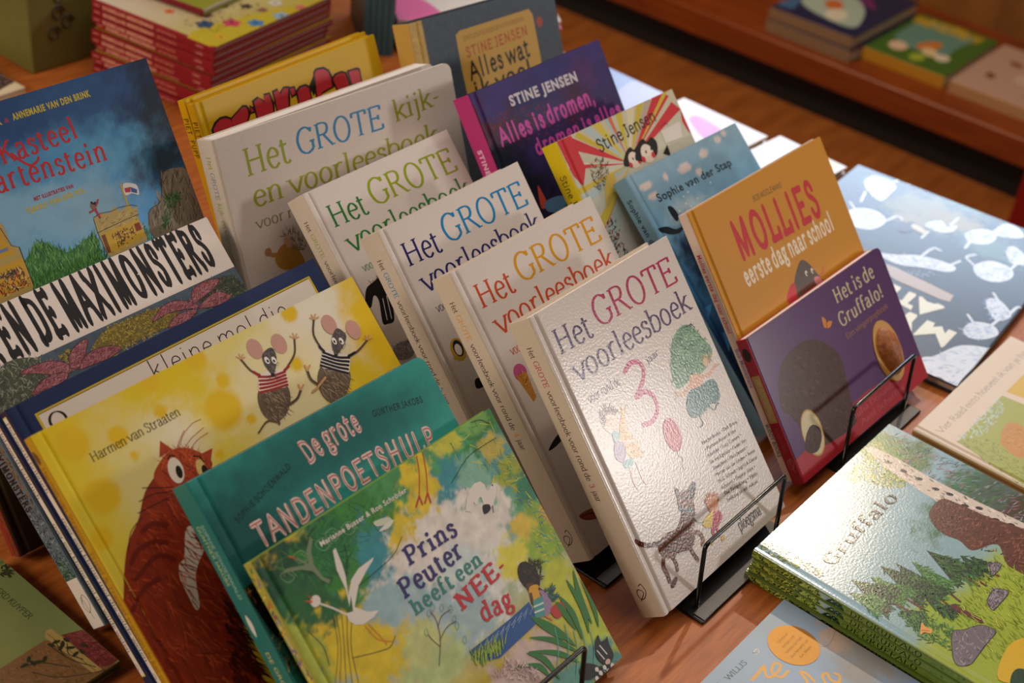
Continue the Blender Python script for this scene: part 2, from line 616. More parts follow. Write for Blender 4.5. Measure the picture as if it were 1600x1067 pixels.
class Solid:
    """boxes and tubes joined in one mesh"""
    def __init__(self):
        self.v, self.f = [], []

    def box(self, x0, y0, z0, x1, y1, z1, bevel=0.0):
        b = len(self.v)
        if bevel:
            e = bevel
            # chamfered along every edge: 24 corner points
            pts = {}
            for ix, X in enumerate((x0, x1)):
                for iy, Y in enumerate((y0, y1)):
                    for iz, Z in enumerate((z0, z1)):
                        sx, sy, sz = (e if ix == 0 else -e), (e if iy == 0 else -e), (e if iz == 0 else -e)
                        for a, p in (('x', (X, Y + sy, Z + sz)), ('y', (X + sx, Y, Z + sz)), ('z', (X + sx, Y + sy, Z))):
                            pts[(ix, iy, iz, a)] = len(self.v)
                            self.v.append(p)
            q = lambda *k: self.f.append([pts[i] for i in k])
            for ix in (0, 1):
                r = [(ix, 0, 0, 'x'), (ix, 1, 0, 'x'), (ix, 1, 1, 'x'), (ix, 0, 1, 'x')]
                q(*(r if ix else r[::-1]))
                r = [(0, ix, 0, 'y'), (1, ix, 0, 'y'), (1, ix, 1, 'y'), (0, ix, 1, 'y')]
                q(*(r[::-1] if ix else r))
                r = [(0, 0, ix, 'z'), (1, 0, ix, 'z'), (1, 1, ix, 'z'), (0, 1, ix, 'z')]
                q(*(r if ix else r[::-1]))
            for i in (0, 1):
                for j in (0, 1):
                    q((i, j, 0, 'x'), (i, j, 1, 'x'), (i, j, 1, 'y'), (i, j, 0, 'y'))
                    q((i, 0, j, 'x'), (i, 1, j, 'x'), (i, 1, j, 'z'), (i, 0, j, 'z'))
                    q((0, i, j, 'y'), (1, i, j, 'y'), (1, i, j, 'z'), (0, i, j, 'z'))
                    for k in (0, 1):
                        q((i, j, k, 'x'), (i, j, k, 'y'), (i, j, k, 'z'))
            return self
        self.v += [(x0, y0, z0), (x1, y0, z0), (x1, y1, z0), (x0, y1, z0), (x0, y0, z1), (x1, y0, z1), (x1, y1, z1), (x0, y1, z1)]
        self.f += [[b + i for i in q] for q in ((3, 2, 1, 0), (4, 5, 6, 7), (0, 1, 5, 4), (1, 2, 6, 5), (2, 3, 7, 6), (3, 0, 4, 7))]
        return self

    def tube(self, pts, r, n=10):
        P = [Vector(p) for p in pts]
        rings = []
        up = Vector((0.13, 0.37, 0.92)).normalized()
        for i, p in enumerate(P):
            d = (P[min(i + 1, len(P) - 1)] - P[max(i - 1, 0)]).normalized()
            a = d.cross(up)
            if a.length < 1e-4:
                a = d.cross(Vector((1, 0, 0)))
            a.normalize()
            b = d.cross(a)
            rings.append(len(self.v))
            for k in range(n):
                t = 2 * math.pi * k / n
                self.v.append(tuple(p + a * r * math.cos(t) + b * r * math.sin(t)))
        for i in range(len(P) - 1):
            for k in range(n):
                self.f.append([rings[i] + k, rings[i] + (k + 1) % n, rings[i + 1] + (k + 1) % n, rings[i + 1] + k])
        self.f.append([rings[0] + k for k in range(n)])
        self.f.append([rings[-1] + k for k in range(n)][::-1])
        return self

    def build(self, name, mat, parent=None, smooth=False):
        me = bpy.data.meshes.new(name)
        me.from_pydata([tuple(p) for p in self.v], [], self.f)
        me.materials.append(mat)
        if smooth:
            me.polygons.foreach_set('use_smooth', [True] * len(me.polygons))
        me.update()
        o = bpy.data.objects.new(name, me)
        COL.objects.link(o)
        if parent:
            o.parent = parent
        return o


def fillet(pts, r, n=5):
    P = [Vector(p) for p in pts]
    out = [P[0]]
    for i in range(1, len(P) - 1):
        a = (P[i - 1] - P[i]).normalized()
        b = (P[i + 1] - P[i]).normalized()
        for k in range(n + 1):
            t = k / n
            out.append(P[i] + a * r * (1 - t) ** 2 + b * r * t ** 2)
    out.append(P[-1])
    return out


# ---------------------------------------------------------------- books
def make_book(name, pose, label, cat='book', group=None, cover='#eeeae6', canvas=None, art=(), spine='#e8e0d6', spine_art=(), spine_canvas=None,
              hinge=10.0, corner=0.0, board=2.4, step=2.5, rough=0.35, bump=0.0, bscale=900.0, coat=0.0, pages=None, flush=False, back=None,
              spine_round=1.0, edge=None, spec=0.3, hinge_depth=1.3, splay=0.0):
    x, y, z, yaw, lean, w, h, t = pose
    w, h, t = w * 1000, h * 1000, t * 1000
    root = empty(name, (x, y, z + TABLE_H), (math.pi / 2 - lean, 0, yaw))
    tag(root, label, cat, group)
    mat = print_mat(rough, bump, bscale, spec, coat)
    cv = dict(canvas) if canvas else {'g': [cover]}
    cv['size'] = (w, h)
    sp_w = 0.9          # how far the cover laps round the spine
    # ---- front cover: a board with its printed face, hinge groove and rounded corners
    us = [0.0, 0.6, 1.6, 3.0]
    if hinge:
        us += [hinge - 4.2, hinge - 2.6, hinge - 1.2, hinge, hinge + 1.2, hinge + 2.6, hinge + 3.6]
        us = sorted(set(round(u, 2) for u in us if u >= 0))
    nu = max(4, int((w - us[-1]) / step))
    us = np.array(us + list(np.linspace(us[-1], w, nu + 1)[1:]))
    vs = np.linspace(0, h, max(4, int(h / step)) + 1)
    U, V = np.meshgrid(us, vs)
    N = np.zeros_like(U)
    N -= 1.0 * np.clip(1 - U / 1.6, 0, 1) ** 2
    if hinge:
        N -= hinge_depth * np.exp(-((U - hinge) / 1.7) ** 2)
    Cc = paint(U, V, cv)
    if corner:
        R = corner
        for cy, sgn in ((h - R, 1), (R, -1)):
            du, dv = U - (w - R), (V - cy) * sgn
            m = (du > 0) & (dv > 0)
            big = np.maximum(du, dv) + 1e-9
            ln = np.sqrt(du ** 2 + dv ** 2) + 1e-9
            k = np.where(m, big / ln, 1)
            U = np.where(m, (w - R) + du * k, U)
            V = np.where(m, cy + sgn * dv * k, V)
    sh = Sheet()
    nv, nuu = U.shape
    P = np.stack((U, V, N), -1).reshape(-1, 3) / 1000
    faces = [[j * nuu + i, j * nuu + i + 1, (j + 1) * nuu + i + 1, (j + 1) * nuu + i] for j in range(nv - 1) for i in range(nuu - 1)]
    sh.add(P, Cc.reshape(-1, 3), faces)
    # rim and back of the board
    ring = [i for i in range(nuu)] + [j * nuu + nuu - 1 for j in range(1, nv)] + [(nv - 1) * nuu + i for i in range(nuu - 2, -1, -1)] + [j * nuu for j in range(nv - 2, 0, -1)]
    top = P[ring]
    low = top.copy()
    low[:, 2] = np.minimum(-board / 1000, low[:, 2] - 0.0008)
    rc = Cc.reshape(-1, 3)[ring] if edge is None else np.tile(lin(edge), (len(ring), 1))
    k = len(ring)
    sh.add(np.concatenate((top, low)), np.concatenate((rc, rc)), [[i, k + i, k + (i + 1) % k, (i + 1) % k] for i in range(k)])
    sh.add(low, rc * 0.9, [list(range(k))[::-1]])
    draw_items(sh, art, lambda a, b, l: (a / 1000, b / 1000, l / 1000 - (hinge_depth * math.exp(-((a - hinge) / 1.7) ** 2) / 1000 if hinge else 0) - (1.0 * max(0, 1 - a / 1.6) ** 2) / 1000), (0.2, 0.2, w - 0.2, h - 0.2, [0.2] + [float(q) for q in us if 0.3 < q <= max(hinge + 3.7, 1.7)]))
    fc = sh.build('front_cover', [mat], root)
    # ---- spine
    sp = Sheet()
    rim_ = min(2.0, t * 0.2)
    ps = np.concatenate((rim_ * np.array([0, .12, .3, .6, 1.0]), t - rim_ * np.array([1.0, .6, .3, .12, 0])))
    vs2 = np.linspace(0, h, max(4, int(h / max(step, 3))) + 1)
    Pp, V2 = np.meshgrid(ps, vs2)
    def swell(p):
        e = min(max(min(p, t - p) / rim_, 0.0), 1.0)
        return spine_round * math.sqrt(max(0.0, 1 - (1 - e) ** 2))
    bulge = np.vectorize(swell)(Pp)
    scv = dict(spine_canvas) if spine_canvas else {'g': [spine]}
    scv['size'] = (h, t)
    sc = paint(h - V2, Pp, scv)
    X = np.stack((-bulge, V2, Pp - t - (1.0 * (Pp / t) ** 6 * 0.6)), -1).reshape(-1, 3) / 1000
    n1, n2 = Pp.shape
    sp.add(X, sc.reshape(-1, 3), [[j * n2 + i, j * n2 + i + 1, (j + 1) * n2 + i + 1, (j + 1) * n2 + i] for j in range(n1 - 1) for i in range(n2 - 1)])
    Y = X.copy()
    Y[:, 0] = 0.0016
    ringi = list(range(n2)) + [j * n2 + n2 - 1 for j in range(1, n1)] + [(n1 - 1) * n2 + i for i in range(n2 - 2, -1, -1)] + [j * n2 for j in range(n1 - 2, 0, -1)]
    k = len(ringi)
    rc = sc.reshape(-1, 3)[ringi]
    sp.add(np.concatenate((X[ringi], Y[ringi])), np.concatenate((rc, rc)), [[i, (i + 1) % k, k + (i + 1) % k, k + i] for i in range(k)])
    draw_items(sp, spine_art, lambda s, p, l: ((-l - swell(p)) / 1000, (h - s) / 1000, (p - t) / 1000), (0.2, rim_, h - 0.2, t - rim_))
    sp.build('spine', [mat], root)
    # ---- back cover
    bc = Sheet()
    bcol = lin(back or (spine if not canvas else cv['g'][0]))
    z0, z1 = -t / 1000, (-t + board) / 1000
    pts = [(0.0, 0.0), (w, 0.0), (w, h), (0.0, h)]
    if corner:
        R = corner
        pts = [(0, 0)] + [(w - R + R * math.sin(a), R - R * math.cos(a)) for a in np.linspace(0, math.pi / 2, 7)] + [(w - R + R * math.cos(a), h - R + R * math.sin(a)) for a in np.linspace(0, math.pi / 2, 7)] + [(0, h)]
    lo = [(a / 1000, b / 1000, z0) for a, b in pts]
    hi = [(a / 1000, b / 1000, z1) for a, b in pts]
    lo, hi = ([(p[0], max(p[1], p[0] * splay * 0.45), p[2] - p[0] * splay) for p in q] for q in (lo, hi))
    k = len(pts)
    bc.add(lo + hi, bcol, [list(range(k))[::-1], [k + i for i in range(k)]] + [[i, (i + 1) % k, k + (i + 1) % k, k + i] for i in range(k)])
    bc.build('back_cover', [mat], root)
    # ---- pages
    i1, i2 = (0.8, 0.4) if flush else (3.5, 3.0)
    pg = Solid().box(0.0017, i2 / 1000, (-t + board + 0.05) / 1000, (w - i1) / 1000, (h - i2) / 1000, (-board - 0.05) / 1000) if not corner else None
    if corner:
        R = corner
        pg = Solid()
        ww, hh = w - i1, h
        o2 = [(1.7, i2)] + [(ww - R + R * math.sin(a), i2 + R - R * math.cos(a)) for a in np.linspace(0, math.pi / 2, 7)] + [(ww - R + R * math.cos(a), hh - i2 - R + R * math.sin(a)) for a in np.linspace(0, math.pi / 2, 7)] + [(1.7, hh - i2)]
        k = len(o2)
        pg.v = [(a / 1000, b / 1000, (-t + board + .05) / 1000) for a, b in o2] + [(a / 1000, b / 1000, (-board - .05) / 1000) for a, b in o2]
        pg.f = [list(range(k))[::-1], [k + i for i in range(k)]] + [[i, (i + 1) % k, k + (i + 1) % k, k + i] for i in range(k)]
    pg.v = [(p[0], max(p[1], p[0] * splay * 0.45), p[2] - p[0] * splay) for p in pg.v]
    pg.build('page_block', pages or (M_BOARD if flush else M_PAGES), root)
    return root


def copy_book(root, loc=None, rot=None, label=None):
    c = root.copy()
    COL.objects.link(c)
    if loc is not None:
        c.location = loc
    if rot is not None:
        c.rotation_euler = rot
    if label:
        c['label'] = label
    for ch in root.children:
        d = ch.copy()
        COL.objects.link(d)
        d.parent = c
    return c


# printed art of every sheet, in sheet millimetres: (p polygon, l line, e ellipse, t text, s strokes)
A = {}
A['g3'] = dict(f=[
('t','Het','serif','#4b2f5e',21.4,[15.7,240.2,61.1,238.6]),
('t','GROTE','serifg','#b5245c',24.7,[70.3,242.6,189.8,238.9]),
('t','voorleesboek','serif','#4b2f5e',20.3,[17.8,211.8,193.5,210]),
('t','voor rond de','serif','#4b2f5e',7.7,[21.8,191.3,65.9,189.8]),
('t','jaar','serif','#4b2f5e',6,[107.3,191.2,125.7,191.9]),
('l','#c2356f',4.6,[76.4,196.8,86.5,200.4,96.8,197.1,99.1,189.2,92,180.5,76.8,172.5],1),
('l','#c2356f',4.6,[76.5,172,89.7,171.5,97.1,162.4,93.8,150.7,82.6,146,70.4,148.1],1),
('p','#6f9a78',[165.4,201.7,179.7,198.2,188.9,181.3,194.2,167.8,186.4,160,170.2,155.4,151.6,156,132.6,155.6,128.3,164,134.1,178,147.8,194.4],1),
('s',['#3d6b4c','#8dc39a','#a9d5b0','#2f5040','#5d9a68'],[164.5,203.3,181.3,197.5,190.5,180.5,194.8,165.5,185.3,158.5,169.5,154.4,150.2,154.1,129.7,154.4,126.1,163.7,132.6,178.7,147.8,194.4],420,5,0.8,70,90,3),
('l','#222',0.6,[170.2,199.6,182.1,198.5,184.8,193.4],0),
('p','#e2b394',[151.4,158.7,163.9,155.6,164.5,147.6,155.5,143.9,146.7,149.2],1),
('l','#e2b394',3,[161.8,152.7,176.9,149.8,190.1,153.1],1),
('l','#e0b08f',3,[148.7,152.1,134.5,149.6,125.4,151.3],1),
('l','#cfa58a',1,[187,151.8,195.8,151.9],1),
('l','#cfa58a',1,[127.6,151.5,123.6,155.9],1),
('l','#cfa58a',1,[126.9,150.6,120.2,149.8],1),
('e','#e6bd9d',179.3,160.5,4,4.6,0),
('s',['#c9a66a','#a8824a','#e0c48a'],[176.3,168.4,190,165,187.4,156.9,174.5,161.4],60,3,0.5,60,80,5),
('p','#4f7a78',[142.2,147.4,156.9,145.8,177.3,144.4,181.1,134.7,175.5,124.1,161.4,125.5,144.6,122.9,130.7,126.9,130.7,138.5],1),
('s',['#2c4f52','#6b9c98','#83b3aa'],[142.2,147.4,177.3,144.4,175.5,124.1,144.6,122.9,129.8,128.6],130,4,0.6,-60,30,6),
('l','#3b5a5c',1.4,[141.4,124.4,141.3,115.4,134.5,114.8],1),
('l','#3b5a5c',1.4,[159,125.3,163.3,119.3,169.4,121.7],1),
('l','#3b5a5c',1.2,[164.4,126.7,173.4,121.2],1),
('e','#e9cdb8',35,169.3,10,12,20),
('s',['#6b5548','#8a705e','#4e3c34'],[29.1,179.4,40.3,179.6,48.2,172.2,44.2,169.2,35.1,174.7,26.1,166.9,24.6,170],120,5,0.7,60,60,7),
('p','#e3b96a',[56,168.6,50.5,155.1,53,146.5,55.6,136.5,51.9,128.4,41.5,129.9,37.7,138,37.2,148.1,42.7,158.9,51.2,167.1],1),
('l','#d9aa58',1.6,[54.6,168,54.3,173],1),
('l','#d9aa58',1.6,[56.7,168.2,61.7,171.4],1),
('l','#e3b96a',2,[55.7,166.8,49.6,171.6],1),
('l','#d6a556',1.4,[45.6,130.3,53.5,125.2],1),
('l','#d6a556',1.4,[51,132.6,57.5,128.2],1),
('s',['#c98f43','#b77a38'],[45.5,157.5,52.4,145.6,54.4,133.4,43.6,130.1,38.2,141.4],50,2.5,0.9,40,90,8),
('p','#5fa7a2',[31.8,159.2,39.4,156.8,37.2,148.1,30.3,148.9],1),
('p','#8b6a9c',[29,149.6,38.6,147.4,37.7,138,29.8,132,23.4,138.9],1),
('p','#4fa29b',[29.8,132,41.5,129.9,38.3,125.3,29.5,126.1],1),
('l','#e5c3aa',2,[34.3,124.9,31.5,112.7,32.7,103.5],1),
('l','#e5c3aa',2,[43.8,125,42.6,109.6,44.3,103.7],1),
('l','#e5c3aa',2,[35,150.3,42.8,145.3,51.9,142.1],1),
('e','#c23a4c',99.3,124.7,11,15.5,-6),
('l','#444',0.4,[96.1,112.9,95,105.8,98.2,101.7,94.2,96,95.1,91.7],1),
('t','Met Jet Boeke • Dick Bruna','sans','#4a4448',3.5,[129.8,99.6,185.4,95.5]),
('t','• Marianne Busser & Ron','sans','#4a4448',3.5,[129.7,93.2,178.7,89.5]),
('t','Schröder • Lucy Cousins •','sans','#4a4448',3.5,[129.6,86.8,182.6,82.6]),
('t','Els van Egeraat • Guido Van','sans','#4a4448',3.5,[129.6,80.4,186.4,75.7]),
('t','Genechten • Mark Janssen •','sans','#4a4448',3.5,[129.5,74,183.9,69.3]),
('t','Martijn van der Linden • Annie','sans','#4a4448',3.5,[129.4,67.6,192.1,62]),
('t','M.G. Schmidt • Ingrid & Dieter','sans','#4a4448',3.5,[129.3,61.2,191.7,55.4]),
('t','Schubert • Dagmar Stam •','sans','#4a4448',3.5,[129.2,54.7,182.8,49.6]),
('t','Thé Tjong-Khing • Tjibbe','sans','#4a4448',3.5,[129.1,48.3,182.5,43]),
('t','Veldkamp en vele anderen','sans','#4a4448',3.5,[129.1,41.9,177.9,36.8]),
('t','ploegsma','serif','#333',10.4,[129,11.7,165.3,10.9]),
('p','#6b3820',[26.4,53.5,40.5,57,54.5,54.5,66.8,60.6,73.5,67.2,87.2,66.4,85,54.7,70.5,45.9,71.7,36.3,60,31.3,45.1,35.7,34,36.8,25.5,44],1),
('p','#7d4b30',[70.3,73.9,79.3,78.1,91.7,75.5,99.7,76.6,97.8,71.1,89.4,65.2,78.1,62.2,69.4,64.2],1),
('p','#2a1c18',[89.6,75.4,98.8,78.3,99.8,73.9,93.6,68.2,86.5,66.8],1),
('p','#54332a',[74,84.7,77.1,80.6,76,73.5,71.6,75.8],1),
('e','#111',80.8,71.6,1.2,1.2,0),
('l','#3f7a86',3.2,[69.3,66.9,73.5,61.5,81.5,58.5],1),
('l','#6b3820',4.4,[28.9,43.4,21.8,36.1,22.2,28.4,21.2,21.4],1),
('l','#6b3f2c',4,[35.9,39.5,37.1,30,35.3,24.7],1),
('l','#6b3820',4.2,[60.5,34.8,61.7,25.2,63.4,19.1],1),
('l','#8a5637',4.2,[68.5,43.1,78.8,37.6,79.9,30.5,76.5,27.3],1),
('l','#5a2f22',4,[29,54.5,16.7,58.8,9.1,64.2,5.2,69.4],1),
('e','#5c3325',25.4,17.8,6,2.6,20),
('s',['#3a1e14','#84502f','#2a1710','#8f5c3c'],[27.8,52.7,54.5,54.5,72.9,66.2,83.5,55.5,64,34.1,36.7,37.8],200,5,0.6,-70,50,9),
('e','#e0a37e',109.4,49.6,7.5,8.5,0),
('s',['#c9743c','#b5612c','#dd8f55'],[100.2,55.7,108.8,59,120.3,54.3,119.2,47.1,113.8,51.2,104.2,49.7],90,4,0.6,60,60,10),
('p','#e3c53c',[96.5,44.8,104.5,44.4,108.6,38.4,98.6,33.3,88.9,37.3,87.9,41.6],1),
('p','#b8384a',[105.4,42.7,114.4,40.5,113.4,33.2,100.3,29.8,93,28.6,97.8,35.1],1),
('l','#b8384a',3,[101.8,29,101.4,22.7],1),
('l','#b8384a',3,[95.9,29.6,94,24.1],1),
('e','#d8b53a',103.9,18.8,3,1.8,20),
('e','#d8b53a',89,23,3,1.8,60),
('l','#5c7a46',0.5,[80.5,57.1,82.6,45.8,96.8,39.5],1),
], s=[
('t','Het','serif','#33221e',6,[24,9.2,34,9.2]),
('t','GROTE','serif','#b5245c',6,[36.5,9.2,61,9.2]),
('t','voorleesboek voor rond de','serif','#33221e',6,[64,9.2,149,9.2]),
('t','3','serif','#b5245c',6,[152,9.2,155.5,9.2]),
('t','jaar','serif','#33221e',6,[158.5,9.2,169,9.2]),
('l','#2a1a1a',0.8,[250.8,12.2,248.8,16.2,255.8,18.2,261.8,14.2,262.8,9.2,257.8,7.2,253.8,10.2,256.8,15.2,264.8,8.2],1),
], c=None)
A['g4'] = dict(f=[
('t','Het','serif','#c8502e',21.5,[16,241.3,62.2,239.7]),
('t','GROTE','serifg','#d99a1e',24.7,[71.6,243.8,193.2,240]),
('t','voorleesboek','serif','#c8502e',20.4,[18.1,212.9,197,211.2]),
('t','voor rond de','serif','#c8502e',7.8,[22.2,192.4,67.1,191]),
('t','jaar','serif','#c8502e',6,[109.3,192.3,128,193.1]),
('e','#c9588f',22.4,175.8,8,8,0),
('p','#c98a3c',[15.7,175.1,29.3,173.9,26.9,149.6,21.4,147.1],0),
('s',['#8a5a20','#e0a860'],[16.4,173.5,27.6,172.8,24.1,148.3],40,6,0.5,60,70,3),
('p','#1a1412',[11.7,103.4,23.9,108.8,34.2,110.1,34.3,104.9,21.3,102.5],1),
('p','#9a4a28',[10.4,38.7,20,38.7,31.8,34.9,34.7,25.5,22.2,28.4,13.2,33.3],1),
('l','#3a1c14',0.8,[10.4,37.4,23.5,34.2,36.7,28.3],1),
], s=[
('t','Het','serif','#33221e',6,[24,9,34,9]),
('t','GROTE','serif','#d99a1e',6,[36.5,9,61,9]),
('t','voorleesboek voor rond de','serif','#33221e',6,[64,9,149,9]),
('t','4','serif','#d99a1e',6,[152,9,155.5,9]),
('t','jaar','serif','#33221e',6,[158.5,9,169,9]),
('l','#5a2020',0.8,[252,12,250,16,257,18,263,14,264,9,259,7,255,10,258,15,266,8],1),
], c=None)
A['g5'] = dict(f=[
('t','Het','serif','#2b2a6b',21.5,[15.6,240.1,60.8,238.5]),
('t','GROTE','serifg','#1f86c0',24.7,[69.9,242.6,188.8,238.8]),
('t','voorleesboek','serif','#2b2a6b',20.4,[17.7,211.7,192.5,210]),
('t','voor rond de','serif','#2b2a6b',7.8,[21.7,191.2,65.6,189.8]),
('t','jaar','serif','#2b2a6b',6,[106.7,191.1,125.1,191.9]),
('e','#caa53a',25.1,152.8,9,11,0),
('e','#2a2430',25.8,153.8,6,8,0),
('e','#e9e2da',25.1,152.8,4,5.5,0),
('e','#caa53a',21.2,144.1,1.5,1.5,0),
('e','#caa53a',17,147.3,1.5,1.5,0),
('p','#15120f',[27.2,120.5,34.1,119.9,35.7,112.6,30.2,111.2,24.6,113.8],1),
], s=[
('t','Het','serif','#33221e',6,[24,9.2,34,9.2]),
('t','GROTE','serif','#1f86c0',6,[36.5,9.2,61,9.2]),
('t','voorleesboek voor rond de','serif','#33221e',6,[64,9.2,149,9.2]),
('t','5','serif','#1f86c0',6,[152,9.2,155.5,9.2]),
('t','jaar','serif','#33221e',6,[158.5,9.2,169,9.2]),
('l','#5a2020',0.8,[250.8,12.2,248.8,16.2,255.8,18.2,261.8,14.2,262.8,9.2,257.8,7.2,253.8,10.2,256.8,15.2,264.8,8.2],1),
], c=None)
A['g6'] = dict(f=[
('t','Het','serif','#2f7d3e',21.4,[15.9,240.3,61.7,238.7]),
('t','GROTE','serifg','#93a51c',24.7,[71,242.7,191.7,239]),
('t','voorleesboek','serif','#2f7d3e',20.3,[18,211.9,195.4,210.1]),
('t','voor rond de','serif','#2f7d3e',7.7,[22,191.4,66.6,189.9]),
('t','jaar','serif','#2f7d3e',5.9,[108.4,191.3,127,192]),
('p','#141414',[14.9,176.1,27.3,179.1,38.4,180,36.9,169.7,36,155.1,28.1,138,19.1,137.8,14.4,141.3,22.2,160.9,19.6,167.4,10.6,159.1,6.6,163.5],1),
('l','#141414',4,[32.6,163.3,25.3,139.2],0),
('l','#141414',3,[24.3,161.4,16.4,141.7],0),
('l','#dedad6',0.8,[27.7,161.3,20.6,141.3],0),
('l','#dedad6',0.8,[33.3,161.7,26.1,140.3],0),
('s',['#111'],[14.2,177.7,40.5,180.5,24.4,166.8],40,4,0.6,120,60,2),
('p','#8d888a',[9.9,113.5,19.5,117.3,33.3,113.9,33.2,103,23.4,99.2,9.1,104.3],1),
('s',['#5d585a','#b0aaac'],[9.9,113.5,19.5,117.3,33.3,113.9,33.2,103,15.9,101.2],60,4,0.7,60,60,4),
], s=[
('t','Het','serif','#33221e',6,[24,9.2,34,9.2]),
('t','GROTE','serif','#93a51c',6,[36.5,9.2,61,9.2]),
('t','voorleesboek voor rond de','serif','#33221e',6,[64,9.2,149,9.2]),
('t','6','serif','#93a51c',6,[152,9.2,155.5,9.2]),
('t','jaar','serif','#33221e',6,[158.5,9.2,169,9.2]),
('l','#5a2020',0.8,[250.9,12.2,248.9,16.2,255.9,18.2,261.9,14.2,262.9,9.2,257.9,7.2,253.9,10.2,256.9,15.2,264.9,8.2],1),
], c=None)
A['kij'] = dict(f=[
('t','Het','serif','#98a21e',25.9,[27,235.2,78.6,235]),
('t','GROTE','serif','#2384b8',23.9,[88,237.9,197.8,234.8]),
('t','kijk-','serif','#98a21e',20.9,[213.9,236.4,276.1,239.3]),
('t','en voorleesboek','serif','#98a21e',20.4,[26.8,205.5,267.4,200.7]),
('t','voor rond de','serif','#8d8a5e',10.1,[21.8,185.1,115.5,182.7]),
('p','#b98a3c',[35.2,151.2,45.7,161.2,59.6,160.4,64.5,149.6,67.4,136.8,55.6,134.4,39.8,139.9],1),
('e','#c9a183',55.6,163.1,6,7,0),
('s',['#d8cfc0','#9a8f80','#6b5a44'],[47.7,168.3,58.2,172.5,70.2,164.7,73.6,147.9,59.9,149.9,57.2,169],120,7,0.7,110,60,3),
('l','#b98a3c',4,[40.6,153.9,32.1,156.8,30.7,162.4],1),
('e','#b07a5c',29.3,160.3,4,4,0),
], s=[
('t','Het','serif','#98a21e',6.5,[16,10.4,28,10.4]),
('t','GROTE','serif','#6b86a0',6.5,[31,10.4,57,10.4]),
('t','kijk- en voorleesboek','serif','#98a21e',6.5,[60,10.4,130,10.4]),
], c=None)
A['tan'] = dict(f=[
('t','SOPHIE SCHOENWALD','marker','#0c2c2c',4.3,[20,230,50.2,238.6,80.1,246.2]),
('t','GUNTHER JAKOBS','marker','#0c2c2c',4.8,[166.5,248.6,215.5,239.2]),
('t','TANDENPOETSHULP','tooth','#e3c6c0',17.3,[27,206.4,64.9,206.6,110.7,208,158.1,207.8,207.6,202.1]),
('t','De grote','tooth','#e3c6c0',16.4,[95.2,242,115.3,244.3,151.7,244.8]),
('t','TANDENPOETSHULP','fine','#b06a6a',17.3,[27,206.4,64.9,206.6,110.7,208,158.1,207.8,207.6,202.1]),
('t','De grote','fine','#b06a6a',16.4,[95.2,242,115.3,244.3,151.7,244.8]),
('p','#e0c9c4',[94.9,183.2,102.5,186.9,107.4,179.9],1),
('p','#0d0d0c',[-3.4,187.2,26.3,183.7,29.8,150.1,6.9,142.4,0.1,174.8],1),
('s',['#c8a24a','#8a6a2c'],[-1.7,186.2,24.6,183,27.7,156.6,2.3,173.6],40,6,0.8,30,80,4),
('s',['#5d6b4a','#3a4a38','#8a8a5a','#2a3a30'],[-3,145.6,25,142.4,24,111.3,-2.8,117],60,8,1.2,40,60,5),
], s=[
('t','SOPHIE SCHOENWALD','hand','#9fc8bd',4.2,[32,12.5,92,12.5]),
('t','GUNTHER JAKOBS','hand','#b9c98a',4.2,[32,6,80,6]),
('t','DE GROTE TANDENPOETSHULP','sans','#c8c27a',5.4,[135,8,250,8]),
('p','#d8d8d0',[104,9,110,11.5,116,11,122,8,116,6,108,6.5],1),
], c={'g': ['#11534f','#1d6f6b','#2b8f89','#339b94','#339b94'],'b': [(123,247,95,28,-3,'#1b6a67',1.2,0.2),(13,191,60,70,0,'#145654',1.0,0.2)],'n': (0.05,14)})
